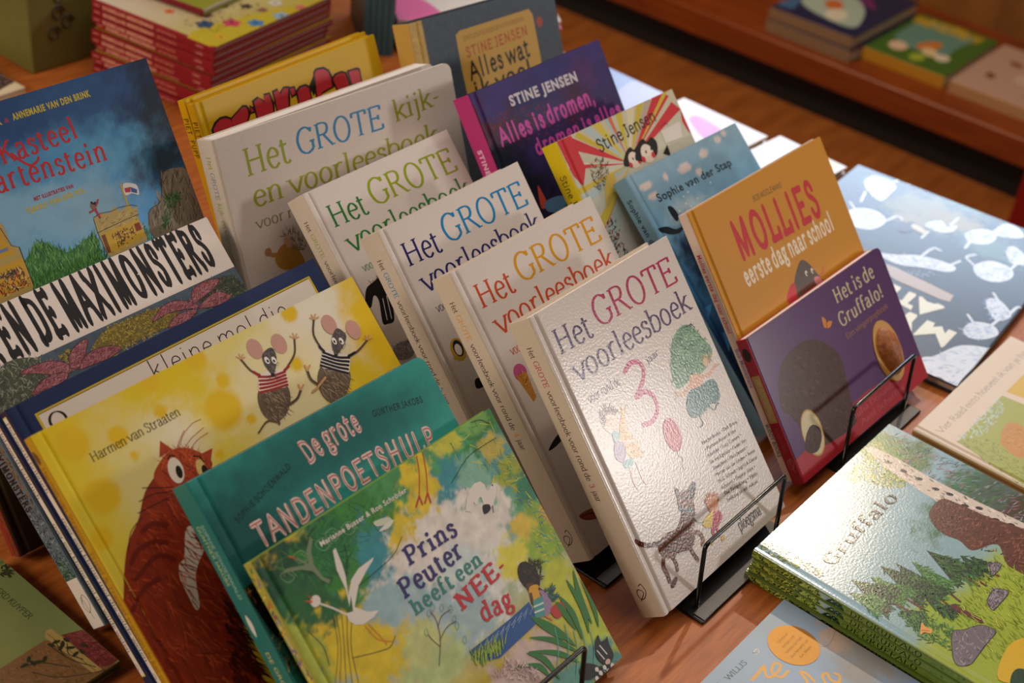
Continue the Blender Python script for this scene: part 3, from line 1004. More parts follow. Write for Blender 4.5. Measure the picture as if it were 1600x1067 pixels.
A['pri'] = dict(f=[
('s',['#1f5a35','#2f7a40','#18432c','#5aa04a'],[4.8,226.1,90.2,232.1,130.4,210.7,81.4,198.9,42.7,199.3],160,14,0.35,30,120,2),
('s',['#a8d05a','#d8d84a','#3f8a3c'],[197,233.3,259,232.5,256.5,161.8,238.6,171.1,204.8,212],70,10,0.6,-60,60,3),
('s',['#2f6ba8','#3fa0a0','#d8d84a','#5f9a3c'],[257.7,197.2,254.5,102.5,230.3,104.1,233.2,185.8],90,9,0.6,-50,60,4),
('l','#9cc89a',0.3,[75.4,215.7,71.3,223.4,63,222.5,66.1,215.5,73,216,70,221.4],1),
('l','#9cc89a',0.3,[64.3,213.8,60.3,221.4,52.1,220.5,55.2,213.5,61.9,214,59,219.4],1),
('l','#9cc89a',0.3,[90.2,213.1,86,220.8,77.6,220,80.7,212.8,87.7,213.4,84.7,218.8],1),
('l','#9cc89a',0.3,[42.9,215.1,39,222.5,31,221.7,34,214.8,40.5,215.3,37.7,220.6],1),
('l','#9cc89a',0.3,[26.3,208.7,22.5,216.1,14.7,215.3,17.6,208.5,24,208.9,21.2,214.2],1),
('l','#33303a',0.5,[36.8,170.9,27.9,149.8,12.1,129.6],1),
('l','#33303a',0.5,[39.5,169.3,29.9,148.6,15.3,127.6],1),
('l','#33303a',0.5,[43.2,167.1,32.4,147.1,19.6,124.9],1),
('l','#33303a',0.5,[46.9,164.9,35,145.5,23.9,122.2],1),
('l','#33303a',0.5,[50.7,162.7,37.5,144,28.3,119.4],1),
('l','#c2402e',1,[169.7,236.6,163.1,221.8,152.1,206],1),
('l','#c2402e',1,[176.6,236,169,218.8,159.9,203.6],1),
('l','#c2402e',1.6,[153,207.2,145.5,201.6],1),
('l','#c2402e',1.6,[153,207.2,151.9,200.5],1),
('l','#c2402e',1.6,[161.4,205.7,154.6,200.2],1),
('l','#c2402e',1.6,[161.4,205.7,159.7,198],1),
('p','#e6e2da',[47,166,52.9,164.1,57.4,174.8,51.9,168.4,56.2,180.9,57.3,196.3,62.2,209.6,65.2,210.1,63.7,198,61.4,188.6,55.5,175.9,64.3,184.2,74,187.9,90.4,188.4,87.9,186.6,78.8,183,67,177.3,55.6,166.2,63.5,157.3,72.4,153.6,65.7,151.7,55.3,151.9,48.9,155.2,45.8,160.3],0),
('l','#e6e2da',1.4,[46.9,164.9,39.3,174.8,31.2,183.7],1),
('e','#e6e2da',29.7,186.2,4.5,4,20),
('p','#d9622e',[28.4,188,24.8,194.9,28.7,189.4],0),
('p','#d9622e',[26.7,186.4,21.2,191.2,28.2,187.6],0),
('l','#dd8a2e',0.9,[55.7,150.6,59.7,136.9,70.1,128.4],1),
('l','#dd8a2e',0.9,[58.8,150.3,63.9,133.2,63.8,129],1),
('l','#2b3a30',0.5,[61.8,188.4,70.1,199.8,73.4,208.8],1),
('l','#2b3a30',0.5,[67,196.2,76,200.8],1),
('l','#2b3a30',0.5,[67,177.3,88.1,178.8,106.9,181.4,121.2,189],1),
('l','#33303a',0.5,[12.6,172.3,17.6,156.1,14.7,142.2],1),
('l','#33303a',0.5,[33.5,136.9,54.6,129.2,66.1,126.5,74.7,131.1],1),
('p','#7d8f70',[39.5,211.7,42.1,219.7,51,227.5,51.8,224.9,45.8,217.7,42.6,208.9,44.5,197.2,48.8,193.1,46.1,191,42.1,196.5,39.2,205.5,31.5,211,16.5,216.3,22.1,217.4,33,213.3],0),
('l','#7d8f70',1.6,[37.6,212.8,33,219],1),
('l','#c05a3a',1.2,[32.3,219.9,27.6,224.1],1),
('p','#cfd6c2',[105.3,210.4,117.2,207.8,120.2,204,111.9,204,105.4,206.5],1),
('p','#dfe2d6',[105.2,202.2,115.5,204.3,121.7,203.2,114.9,200.2],1),
('p','#e6e2da',[185.3,177,191.8,183.9,198.5,189.1,206.1,191,212.1,189.6,214.6,185.4,213.5,179.5,207.6,177.9,203.9,179.3,197.2,175.3,196.7,179,189.7,173.4],0),
('p','#e6e2da',[206,181.1,216.4,180.3,212.6,170.6,203.9,170.5],0),
('p','#e6e2da',[205.6,170.8,213,175.6,217.6,180.9,223,182.8,224.9,180,220.9,174.4,213.7,168.8,206.1,167],1),
('p','#d0c83c',[221.8,183.4,227.3,187.6,224.4,181.5],0),
('e','#26262a',221.2,181.4,0.8,0.8,0),
('p','#26262a',[202.8,172.3,209.1,170.1,207.8,166.1,200.5,165.9],1),
('l','#222',0.6,[211.3,167.7,209.1,162.5],1),
('l','#2f5a34',0.6,[185.9,201.4,212,211.3,229.9,212.3,247.9,211.7],1),
('l','#2f5a34',0.6,[231.9,233.7,241.9,231.2,248.9,224.2],1),
('t','Marianne Busser & Ron Schröder','sansb','#e9e6de',4.2,[55.3,216.6,144.9,215.4]),
('t','Prins','slab','#3a3274',13.9,[114.6,167.1,168.6,165.3]),
('t','Peuter','slab','#3a3274',14.5,[96.9,148.5,163.6,148.6]),
('t','heeft een','slab','#3f8a84',11.5,[98.3,133.3,176.4,134.5]),
('t','NEE-','slab','#c8343c',13.6,[137,114.3,193.4,119.1]),
('t','dag','slab','#c8343c',14.1,[150.1,96.9,183.6,92.6]),
('p','#2c5a9c',[125,86,176.3,85.9,198,87.1,197.9,69.5,171.1,68.1,146.8,66.9,128.3,74.9],0),
('l','#c2d4e6',0.35,[130.7,81.3,138.3,84.6,137.6,79.4,143.1,82.8],0),
('l','#c2d4e6',0.35,[137.4,81.3,145,84.5,144.3,79.3,149.9,82.7],0),
('l','#c2d4e6',0.35,[144.2,81.2,151.8,84.4,151.1,79.1,156.7,82.6],0),
('l','#c2d4e6',0.35,[151.1,81.2,158.7,84.3,157.9,79,163.6,82.5],0),
('l','#c2d4e6',0.35,[158,81.1,165.6,84.2,164.8,78.8,170.5,82.4],0),
('l','#c2d4e6',0.35,[164.9,81.1,172.6,84,171.8,78.7,177.5,82.2],0),
('l','#c2d4e6',0.35,[171.9,81.1,179.6,83.9,178.8,78.6,184.6,82.1],0),
('l','#c2d4e6',0.35,[179,81,186.7,83.8,185.9,78.4,191.7,82],0),
('l','#c2d4e6',0.35,[186.2,80.9,193.8,83.7,193,78.3,198.9,81.8],0),
('l','#6b4a52',0.6,[95.2,92.1,107,107,112.2,120.6,111.3,129.5],1),
('l','#6b4a52',0.6,[106.5,107.3,117.6,111.8,127.6,111.5],1),
('l','#6b4a52',0.6,[110.5,116.1,118.5,121.3,128.5,121.1],1),
('l','#6b4a52',0.6,[104.3,103.1,101,110.7,99.7,117],1),
('l','#7aa0a0',0.4,[107.8,126.6,107.9,129.8,111.4,131.7,111,128.1,107.8,126.6],1),
('l','#7aa0a0',0.4,[113,127.9,113.2,131.2,116.6,133.1,116.2,129.4,113,127.9],1),
('l','#7aa0a0',0.4,[120.2,123.7,120.3,127,123.8,128.9,123.4,125.2,120.2,123.7],1),
('l','#7aa0a0',0.4,[126.8,118.7,127,122,130.5,123.8,130.1,120.1,126.8,118.7],1),
('l','#7aa0a0',0.4,[125.4,110.5,125.6,113.8,129.1,115.6,128.7,111.9,125.4,110.5],1),
('l','#7aa0a0',0.4,[124.7,105.3,124.8,108.6,128.4,110.4,127.9,106.7,124.7,105.3],1),
('l','#7aa0a0',0.4,[97.7,116.1,97.8,119.3,101.2,121.1,100.8,117.5,97.7,116.1],1),
('l','#7aa0a0',0.4,[124.8,92.9,124.9,96.2,128.4,98,128,94.3,124.8,92.9],1),
('e','#2b2018',210.2,103.6,9.5,13,10),
('s',['#2a1d14','#4a3524','#14100c'],[205.2,111.2,217,115.1,228.6,106.2,220.5,95.4,212.2,95.4,201.9,99],140,4,0.8,60,90,6),
('p','#5a3a26',[204.2,100,211.1,96,209.7,89.7,202.8,93.7],1),
('p','#d9a52e',[206.4,96.3,213.9,93.2,210.1,85.9,202,85.9,202.2,92.9],1),
('l','#5a3a26',2.6,[203.3,91.1,200.7,84.3],1),
('l','#5a3a26',2.6,[213.2,90,217.6,80.4],1),
('p','#4f9a9a',[202,85.9,213.6,83.9,207.2,68.7,195.7,73.2],0),
('l','#cfe0da',1.4,[200.1,81.2,211.3,78.7],1),
('l','#cfe0da',1.4,[197.9,77.2,209.7,74.3],1),
('p','#9a86a8',[212.6,89.2,218.8,82,215.4,70.9,206,69.4,211.7,81.4],1),
('p','#b83a34',[214.3,71.6,226.7,70.3,227.6,62.6,216.3,60.9,212.4,66.8],1),
('s',['#23505c','#2f6b78'],[215.9,84.9,227.8,85.2,226.2,74.1,219.1,73.5],60,4,1,60,90,7),
('l','#c8834a',1.6,[206,69.4,209.9,63.5],1),
('p','#347a38',[210.4,44.2,202.9,64.1,192.4,77.5,197.1,62.9],1),
('p','#347a38',[218.8,33.1,212.2,54.4,198.3,72.2,206.3,53.2],1),
('p','#347a38',[218.6,27.3,204.7,50,181.1,64.3,198.9,48.9],1),
('p','#347a38',[214,21.2,201.5,40.2,174,55.8,195.6,39],1),
('p','#347a38',[227.8,33.6,234.6,56,227.5,75.8,228.5,54.8],1),
('p','#347a38',[236.9,34.2,246.7,54.9,242.5,82.2,240.6,53.7],1),
('p','#347a38',[244.6,38.6,250.1,65,253.9,84.7,244,63.8],1),
('p','#347a38',[226.6,43.4,227.3,63.3,222,73,221.3,62.1],1),
('p','#347a38',[180.9,27.1,178.6,42.5,155.6,53.4,172.9,41.4],1),
('p','#347a38',[188.6,21,187.2,43.1,171.8,56.1,181.4,41.9],1),
('p','#347a38',[249,32.9,259,53.8,256.7,77,252.8,52.6],1),
('l','#5fb0b0',0.8,[200,23.9,213.4,39.4,219.3,53.8],1),
('l','#5fb0b0',0.8,[204.9,14.9,218.4,30.4,224.3,44.8],1),
('l','#5fb0b0',0.8,[213.4,12.6,227,28.1,232.9,42.6],1),
('l','#5fb0b0',0.8,[219.9,5.5,233.7,21,239.6,35.5],1),
('l','#5fb0b0',0.8,[189.5,27.5,202.7,43,208.5,57.2],1),
('p','#1c1a1e',[239.6,26.5,244.6,28.3,243.8,22.7,249.8,21.5,252.3,22.4,250.3,16.3,249.3,7.1,243.1,3.7,235.9,5.8,232.5,12.7,234,21.4],1),
('l','#d8d4ce',1.2,[240.6,21,243.3,10.8],1),
('l','#d8d4ce',1.2,[235.7,19.2,238.4,9],1),
('e','#d9b4a8',240.1,5.6,3,2.2,0),
('p','#1c1a1e',[210.6,16.7,219.4,17.2,229.3,7.4,217.8,3.8,209.1,9.3],1),
('e','#e0dcd6',226.2,6.9,2,2.2,0),
('e','#17161a',224.1,4.1,2,2.2,0),
('e','#e0dcd6',221.9,1.2,2,2.2,0),
('e','#17161a',230.3,5.3,2,2.2,0),
('e','#e0dcd6',228,2.5,2,2.2,0),
('e','#17161a',225.8,-0.4,2,2.2,0),
('e','#e0dcd6',234.3,3.7,2,2.2,0),
('e','#17161a',232.1,0.9,2,2.2,0),
('e','#e0dcd6',229.8,-2,2,2.2,0),
('e','#17161a',238.3,2.1,2,2.2,0),
('e','#e0dcd6',236.1,-0.7,2,2.2,0),
('e','#17161a',233.9,-3.6,2,2.2,0),
('e','#e0dcd6',242.4,0.5,2,2.2,0),
('e','#17161a',240.1,-2.4,2,2.2,0),
('e','#e0dcd6',237.9,-5.2,2,2.2,0),
('s',['#3f7d88','#2f5f6c','#7fb0b4'],[229.7,2.4,260.1,-4.4,253.9,-21.4,230.5,-7.8],120,4,0.7,40,90,8),
('s',['#8fb03c','#4f8a34','#b9c84a'],[122.7,80.6,158.8,72.7,147.7,68,126.2,69.9],60,12,0.8,60,20,9),
('s',['#d9c4c0','#c8b0b4','#e0d4d0'],[132.4,57.6,151.6,62.8,170.3,45.4,173.6,28.2],150,4,0.8,60,90,10),
], s=[
('t','Marianne Busser & Ron Schröder','sans','#e8dcc8',3.2,[45,3.6,135,3.6]),
('s',['#c8642e','#d8b040','#3f7a48','#8a6aa0','#2f4a70','#d9c84a'],[2,1,262,1,262,10,2,10],150,8,1.6,0,180,5),
], c={'g': ['#7f9c3a','#c9b63c','#a9c0b0','#6da89a','#3f8a54'],'b': [(23,226,28.799999999999997,12.959999999999999,0,'#c8b040',0.5,0.75),(29,207,43.199999999999996,32.4,0,'#24523a',0.5,0.75),(92,215,50.4,21.599999999999998,0,'#3f8a3c',0.5,0.75),(155,226,39.6,15.84,0,'#4f9a5a',0.5,0.75),(200,226,32.4,18.0,0,'#4aa06a',0.5,0.75),(240,218,21.599999999999998,21.599999999999998,0,'#3f8a3c',0.5,0.75),(101,188,28.799999999999997,21.599999999999998,0,'#3f94a0',0.5,0.75),(179,197,32.4,21.599999999999998,0,'#3f94a0',0.5,0.75),(239,194,21.599999999999998,25.2,0,'#5aa0a0',0.5,0.75),(247,149,20.16,28.799999999999997,0,'#5fae7a',0.5,0.75),(160,212,15.84,25.2,0,'#dcc52e',0.5,0.75),(130,189,23.04,18.72,0,'#dcc52e',0.5,0.75),(61,173,25.2,21.599999999999998,0,'#3f8a3c',0.5,0.75),(16,178,36.0,28.799999999999997,0,'#2f6b40',0.5,0.75),(91,183,15.84,28.799999999999997,0,'#3f94a0',0.5,0.75),(155,163,43.199999999999996,32.4,0,'#e6e2da',0.5,0.75),(203,166,28.799999999999997,25.2,0,'#e6e2da',0.5,0.75),(105,153,36.0,25.2,0,'#e6e2da',0.5,0.75),(157,123,43.199999999999996,32.4,0,'#dfe3df',0.5,0.75),(135,113,39.6,25.2,0,'#a8c4cc',0.5,0.75),(94,137,28.799999999999997,28.799999999999997,0,'#a8c4cc',0.5,0.75),(33,146,32.4,28.799999999999997,0,'#dcc52e',0.5,0.75),(56,122,32.4,25.2,0,'#dcc52e',0.5,0.75),(-1,152,18.0,28.799999999999997,0,'#a9b84a',0.5,0.75),(92,94,28.799999999999997,21.599999999999998,0,'#b9cc8a',0.5,0.75),(240,117,20.16,32.4,0,'#8fb53c',0.5,0.75),(235,77,20.16,32.4,0,'#bcc438',0.5,0.75),(205,124,18.0,15.84,0,'#e0d84a',0.5,0.75),(240,26,25.2,21.599999999999998,0,'#b9c83a',0.5,0.75),(165,49,43.199999999999996,18.0,0,'#cdb9b4',0.5,0.75),(203,13,43.199999999999996,14.399999999999999,0,'#5f9a90',0.5,0.75),(245,-1,18.0,18.0,0,'#4f9088',0.5,0.75),(65,214,21.599999999999998,14.399999999999999,0,'#2f7a48',0.5,0.75),(245,180,15.84,14.399999999999999,0,'#a9b43c',0.5,0.75),(240,206,12.959999999999999,10.08,0,'#c8b85a',0.5,0.75),(229,141,12.959999999999999,10.08,0,'#d9c04a',0.5,0.75),(262,135,10.799999999999999,10.799999999999999,0,'#d8b048',0.5,0.75),(77,153,15.84,15.84,0,'#9cc0c8',0.5,0.75),(93,116,18.0,14.399999999999999,0,'#c8d08a',0.5,0.75),(157,145,18.0,14.399999999999999,0,'#cfe0e0',0.5,0.75),(211,194,14.399999999999999,21.599999999999998,0,'#86bda8',0.5,0.75),(251,165,12.959999999999999,14.399999999999999,0,'#3f8a6a',0.5,0.75),(203,231,14.399999999999999,10.08,0,'#c8c84a',0.5,0.75),(235,232,12.959999999999999,7.199999999999999,0,'#7ab05a',0.5,0.75)],'n': (0.22,6)})
A['yel'] = dict(f=[
('t','Harmen van Straaten','serif','#3d2c14',7,[31.6,272.9,111.7,273.6]),
('p','#8c2f16',[39.8,220.6,54.5,235.4,70,243.7,77.2,249.8,86.3,252.9,96.6,252.1,105.4,246.6,113.1,237.2,114.1,228.8,102.5,224.2,86.4,215.9,78.8,184.2,74.8,153.4,71.7,122.2,61.4,78.9,64.1,63.4,-26.5,120.8,-13.8,151.9,9.4,190.7,23.8,209.1],1),
('p','#a8401f',[78.6,252.9,85.9,264,91.5,253.6],0),
('p','#a8401f',[106.5,240.5,121.1,239.9,110.6,227.2],0),
('p','#a8401f',[66.9,242.5,82,251.7,94.8,253,106.3,246.1,113.4,233.7,105.7,225.3,92.3,225.5,82,226.5,71,227.9],1),
('p','#d8d0c4',[67.8,195.7,74.3,196.5,74.7,185.4,72.8,176.5,64.1,170.4,56.1,161.3,48.8,143.8,44.4,142.6,44.6,154.4,45.6,167.4,50.4,177.1,56.9,179.9],1),
('s',['#a8401f','#8c2f16','#6b1f12','#c2542a','#7d2614'],[39.8,220.6,70,243.7,86.3,252.9,105.4,246.6,114.2,231,86.4,215.9,78.8,184.2,71.7,122.2,63.4,72.1,-24.7,123.8,9.4,190.7],620,13,0.8,-72,28,3),
('s',['#c2542a','#d86a34','#8c2f16'],[73.9,244.4,86.3,252.9,105.4,246.6,109.7,231.6,88.3,228.7],150,8,0.5,70,60,4),
('l','#a8402a',0.5,[96.6,252.1,104.7,259.2,116,263.7,124.6,263.5],1),
('l','#a8402a',0.5,[100.3,250.3,110.2,254.3,123,256.9],1),
('l','#a8402a',0.5,[103,246.7,112.9,250.7,124.2,251.9],1),
('l','#a8402a',0.5,[94.3,252.2,99.2,256.4,107.7,262.2],1),
('e','#e8e0d0',85.3,238.6,6.2,10,-14),
('e','#1a1410',87,236.5,2.6,5,-14),
('e','#d9c070',104.3,231,3.8,7,-14),
('e','#1a1410',106.1,227.9,2.4,4.5,-14),
('l','#2a1a12',1.1,[83.7,248.7,87.1,250.3,90.7,248.4],1),
('l','#2a1a12',1.1,[103.7,241.9,107.9,238.7,109,233.6],1),
('l','#2a1a12',0.6,[76.3,228.9,62.6,235.5,54.7,239.6],1),
('l','#2a1a12',0.6,[73.6,226.5,60.1,231.4,47.1,231.8],1),
('l','#2a1a12',0.6,[71.6,223.2,54.8,224.4,41.8,224.9],1),
('l','#2a1a12',0.6,[43.4,220.9,30.7,215.9,21.4,205.1],1),
('l','#6b1f12',3.4,[15.7,184.5,35.5,190.8,44.2,188.1,48.9,182.3],1),
('l','#6b1f12',3.4,[-0.5,164.9,17.6,175.4,30.9,175.8],1),
('l','#6b1f12',3.4,[18.7,196,27.7,201.6,41.8,201.3,50,195.7],1),
('l','#6b1f12',3.4,[38,212,47.8,213,57,207],1),
('s',['#3a140c','#551a10'],[69.7,145.3,71.7,122.2,63.7,77.5,41.3,86],120,16,1.2,-75,20,6),
('e','#c89a8a',197.4,292.7,6.8,8.7,0),
('e','#c89a8a',219.9,287.5,6.8,8.7,0),
('l','#5d4c3c',1.8,[191.4,270.9,184.4,278.8,181.4,290.6],1),
('l','#5d4c3c',1.8,[215,267.2,228,274.3,235.3,285.4],1),
('l','#d0a070',1,[181.4,290.6,178.5,294.2],0),
('l','#d0a070',1,[181.4,290.6,182.4,295.3],0),
('l','#d0a070',1,[181.4,290.6,185.8,293.3],0),
('l','#d0a070',1,[181.4,290.6,185.9,290.3],0),
('l','#d0a070',1,[235.3,285.4,232.2,289.2],0),
('l','#d0a070',1,[235.3,285.4,236.4,290.3],0),
('l','#d0a070',1,[235.3,285.4,239.9,288.2],0),
('l','#d0a070',1,[235.3,285.4,240.1,285.1],0),
('p','#6b5a4a',[181.4,261.6,191.4,260.4,206.2,255.9,204.5,244.9,194.3,235.6,182,233.4,175.1,241.4,175.7,252.7],1),
('s',['#8a7a62','#4a3c30','#a8987a','#5d4c3c'],[181.9,260.2,205.6,255,203.4,243.1,191.1,234.8,180.1,236.6,175.9,246.8],110,7,0.6,-70,40,424),
('p','#e3dcd0',[189.9,272.7,203.2,270.2,212.3,267.2,206.7,254.5,195,257.6,181.9,260.2],1),
('l','#9c2c30',2.1,[188.3,271.2,198.5,267.1,211.6,265.2],1),
('l','#9c2c30',2.1,[186.8,268.4,196.9,264.7,210.6,262.7],1),
('l','#9c2c30',2.1,[185.3,265.6,195.4,262.4,209.7,260.1],1),
('l','#9c2c30',2.1,[183.9,262.8,193.9,260.1,208.7,257.6],1),
('l','#9c2c30',2.1,[182.4,260,192.4,257.7,207.8,255.1],1),
('l','#9c2c30',2.2,[189.4,271.8,185.9,276.9],1),
('l','#9c2c30',2.2,[211.7,266.3,217.5,267.8],1),
('p','#575050',[201.4,286.3,211.7,287.6,211.2,278.3,204.8,270.6,199.8,267.1,198.5,273.5,198.3,279.5],1),
('s',['#3d3838','#77706c'],[201.4,286.3,211.7,287.6,211.2,278.3,200.4,268,198.8,278.1],60,4,0.5,-70,60,575),
('e','#eee8e0',202.1,280.1,2,3.2,0),
('e','#eee8e0',207.9,277.5,2,3.2,0),
('e','#111',202.3,279.4,0.9,1.3,0),
('e','#111',207.6,277,0.9,1.3,0),
('e','#1a1412',200.1,267.5,1.7,1.7,0),
('l','#333',0.3,[200.1,267.5,193.4,267.7],0),
('l','#333',0.3,[200.1,267.5,193.3,265.4],0),
('l','#333',0.3,[200.1,267.5,204.6,261.9],0),
('l','#333',0.3,[200.1,267.5,202.7,261],0),
('l','#5d4c3c',2.2,[198.9,240.5,209.2,241.5,216.6,246.3],1),
('l','#d0a070',1.6,[216.6,246.3,216.8,250.9],0),
('l','#d0a070',1.6,[216.6,246.3,221.1,248.9],0),
('l','#6b5340',2.2,[187.5,241.8,183.2,231],1),
('l','#6b5340',1.6,[183.8,231.9,175.1,237.3,162.9,232.8],1),
('e','#c89a8a',291.6,269.3,6.8,8.7,0),
('e','#c89a8a',272.3,282.6,6.8,8.7,0),
('l','#5d4c3c',1.8,[271.2,252.5,284.1,251.7,299.3,256.1],1),
('l','#5d4c3c',1.8,[253.6,267.7,253.7,281,261.2,292.2],1),
('l','#d0a070',1,[299.3,256.1,305.3,255.9],0),
('l','#d0a070',1,[299.3,256.1,304,259.6],0),
('l','#d0a070',1,[299.3,256.1,299.5,260.9],0),
('l','#d0a070',1,[299.3,256.1,296.2,259.3],0),
('l','#d0a070',1,[261.2,292.2,267,292.2],0),
('l','#d0a070',1,[261.2,292.2,265.7,295.8],0),
('l','#d0a070',1,[261.2,292.2,261.4,297],0),
('l','#d0a070',1,[261.2,292.2,258.2,295.3],0),
('p','#6b5a4a',[267.1,239.8,259.9,246.7,246.6,255.2,236.1,248,232.1,235.5,236.6,224.9,249,223.9,260.8,230.5],1),
('s',['#8a7a62','#4a3c30','#a8987a','#5d4c3c'],[265.3,239.4,246,254.2,234.9,246.1,233,232.6,241.1,225.2,254.3,227.4],110,7,0.6,-70,40,526),
('p','#e3dcd0',[274.2,252.5,263.6,260.9,255.2,265.8,244.9,254.7,254.8,247.8,265.3,239.4],1),
('l','#1d2030',2.1,[273.5,250.3,263,255.6,253.4,264.2],1),
('l','#1d2030',2.1,[271.3,247.6,261.4,253.2,251.3,262.1],1),
('l','#1d2030',2.1,[269.1,245,259.7,250.8,249.2,260],1),
('l','#1d2030',2.1,[266.9,242.3,258.1,248.4,247.1,258],1),
('l','#1d2030',2.1,[264.7,239.6,256.5,246,245,255.9],1),
('l','#1d2030',2.2,[273.5,251.5,281.2,251.8],1),
('l','#1d2030',2.2,[254.6,264.9,252.8,269.9],1),
('p','#575050',[282.1,268.6,277.2,276.8,267.6,271.2,263.1,262.3,262.2,256.6,269.9,259.3,276.5,262.5],1),
('s',['#3d3838','#77706c'],[282.1,268.6,277.2,276.8,267.6,271.2,262.8,257.6,274.7,262],60,4,0.5,-70,60,545),
('e','#eee8e0',274.9,265.6,2,3.2,0),
('e','#eee8e0',268.6,268.4,2,3.2,0),
('e','#111',274,265.4,0.9,1.3,0),
('e','#111',268.3,267.9,0.9,1.3,0),
('e','#1a1412',262.5,257.1,1.7,1.7,0),
('l','#333',0.3,[262.5,257.1,266.6,252.2],0),
('l','#333',0.3,[262.5,257.1,264.2,250.8],0),
('l','#333',0.3,[262.5,257.1,253.9,257.3],0),
('l','#333',0.3,[262.5,257.1,254.1,255.4],0),
('l','#5d4c3c',2.2,[234.6,241.4,230,249.6,231,257.5],1),
('l','#d0a070',1.6,[231,257.5,235.6,260.2],0),
('l','#d0a070',1.6,[231,257.5,231.3,262.1],0),
('l','#c89a70',2,[243,245.4,231,241.3,225.4,240.4],1),
], s=[
('t','Harmen van Straaten','serif','#7a3c14',6,[24,2.6,86,2.6]),
('t','Tripel & Trappel trappen de kat op zijn','serif','#8a4a18',6,[92,2.6,215,2.6]),
('p','#6b4a2a',[10,3,14,8,20,8,21,4,16,2],1),
], c={'g': ['#b89a18','#dcc42c','#dcca48','#e0cc3c','#e0c41a'],'b': [(227,294,60,45,0,'#e8dfc4',1.3,0.35),(264,263,55,50,0,'#e8dfca',1.3,0.35),(205,245,55,40,0,'#e6dba8',1.2,0.35),(273,299,25,14,0,'#e8e2cc',1,0.35),(186,309,30,18,0,'#e0d27a',1.2,0.35),(95,259,30,25,0,'#e6debc',1.2,0.35),(312,257,25,50,0,'#e0bc10',1,0.35),(269,227,30,25,0,'#dec224',1,0.35),(205,281,20,20,0,'#e6dca8',1.2,0.35),(59,239,25,60,0,'#e0d48a',1.4,0.35),(25,291,12.6,12.6,0,'#e0bc1c',0.45,0.12),(58,281,8.1,8.1,0,'#e0bc1c',0.45,0.12),(25,248,13.5,13.5,0,'#e0bc1c',0.45,0.12),(98,283,5.4,5.4,0,'#e0bc1c',0.45,0.12),(62,263,3.6,3.6,0,'#e0bc1c',0.45,0.12),(124,233,3.6,3.6,0,'#e0bc1c',0.45,0.12),(146,262,16.2,16.2,0,'#e0bc1c',0.45,0.12),(163,245,4.5,4.5,0,'#e0bc1c',0.45,0.12),(158,282,6.3,6.3,0,'#e0bc1c',0.45,0.12),(103,307,8.1,8.1,0,'#e0bc1c',0.45,0.12),(146,307,9.0,9.0,0,'#e0bc1c',0.45,0.12),(225,266,6.3,6.3,0,'#e0bc1c',0.45,0.12),(243,306,8.1,8.1,0,'#e0bc1c',0.45,0.12),(9,222,8.1,8.1,0,'#e0bc1c',0.45,0.12)],'n': (0.05,30)})
A['nav'] = dict(f=[
('p','#cdb82e',[17,-1,306.4,-1,306.4,250.7,17,250.7],0),
('p','#e4dcd4',[19.2,-1,304.2,-1,304.2,248.5,19.2,248.5],0),
('l','#2a2a2a',0.5,[19,249,304.4,249],0),
('t','O','serif','#1d1a1a',14,[22.9,231.5,38.9,230.8]),
('t','kleine mol die','fine','#1d1a1a',14.9,[121.7,231.9,266,227]),
], s=[
('p','#cdb82e',[4,0.6,241.2,0.6,241.2,8.6,4,8.6],0),
('p','#ded6ce',[5,1.3,240.2,1.3,240.2,7.9,5,7.9],0),
('t','Holzwarth/Erlbruch','serif','#2a2430',4.6,[9,2.6,70,2.6]),
('t','over een kleine mol die wilde weten','serif','#2a2430',4.6,[92,2.6,219.2,2.6]),
('l','#2a2430',0.6,[229.2,3,232.2,5,235.2,3],1),
], c=None)
A['nav2'] = dict(f=[
], s=[
('p','#cdb82e',[4,0.6,229.2,0.6,229.2,8.6,4,8.6],0),
('p','#ded6ce',[5,1.3,228.2,1.3,228.2,7.9,5,7.9],0),
('t','Holzwarth/Erlbruch','serif','#2a2430',4.6,[9,2.6,70,2.6]),
('t','over een kleine mol die wilde weten','serif','#2a2430',4.6,[92,2.6,207.2,2.6]),
('l','#2a2430',0.6,[217.2,3,220.2,5,223.2,3],1),
], c=None)
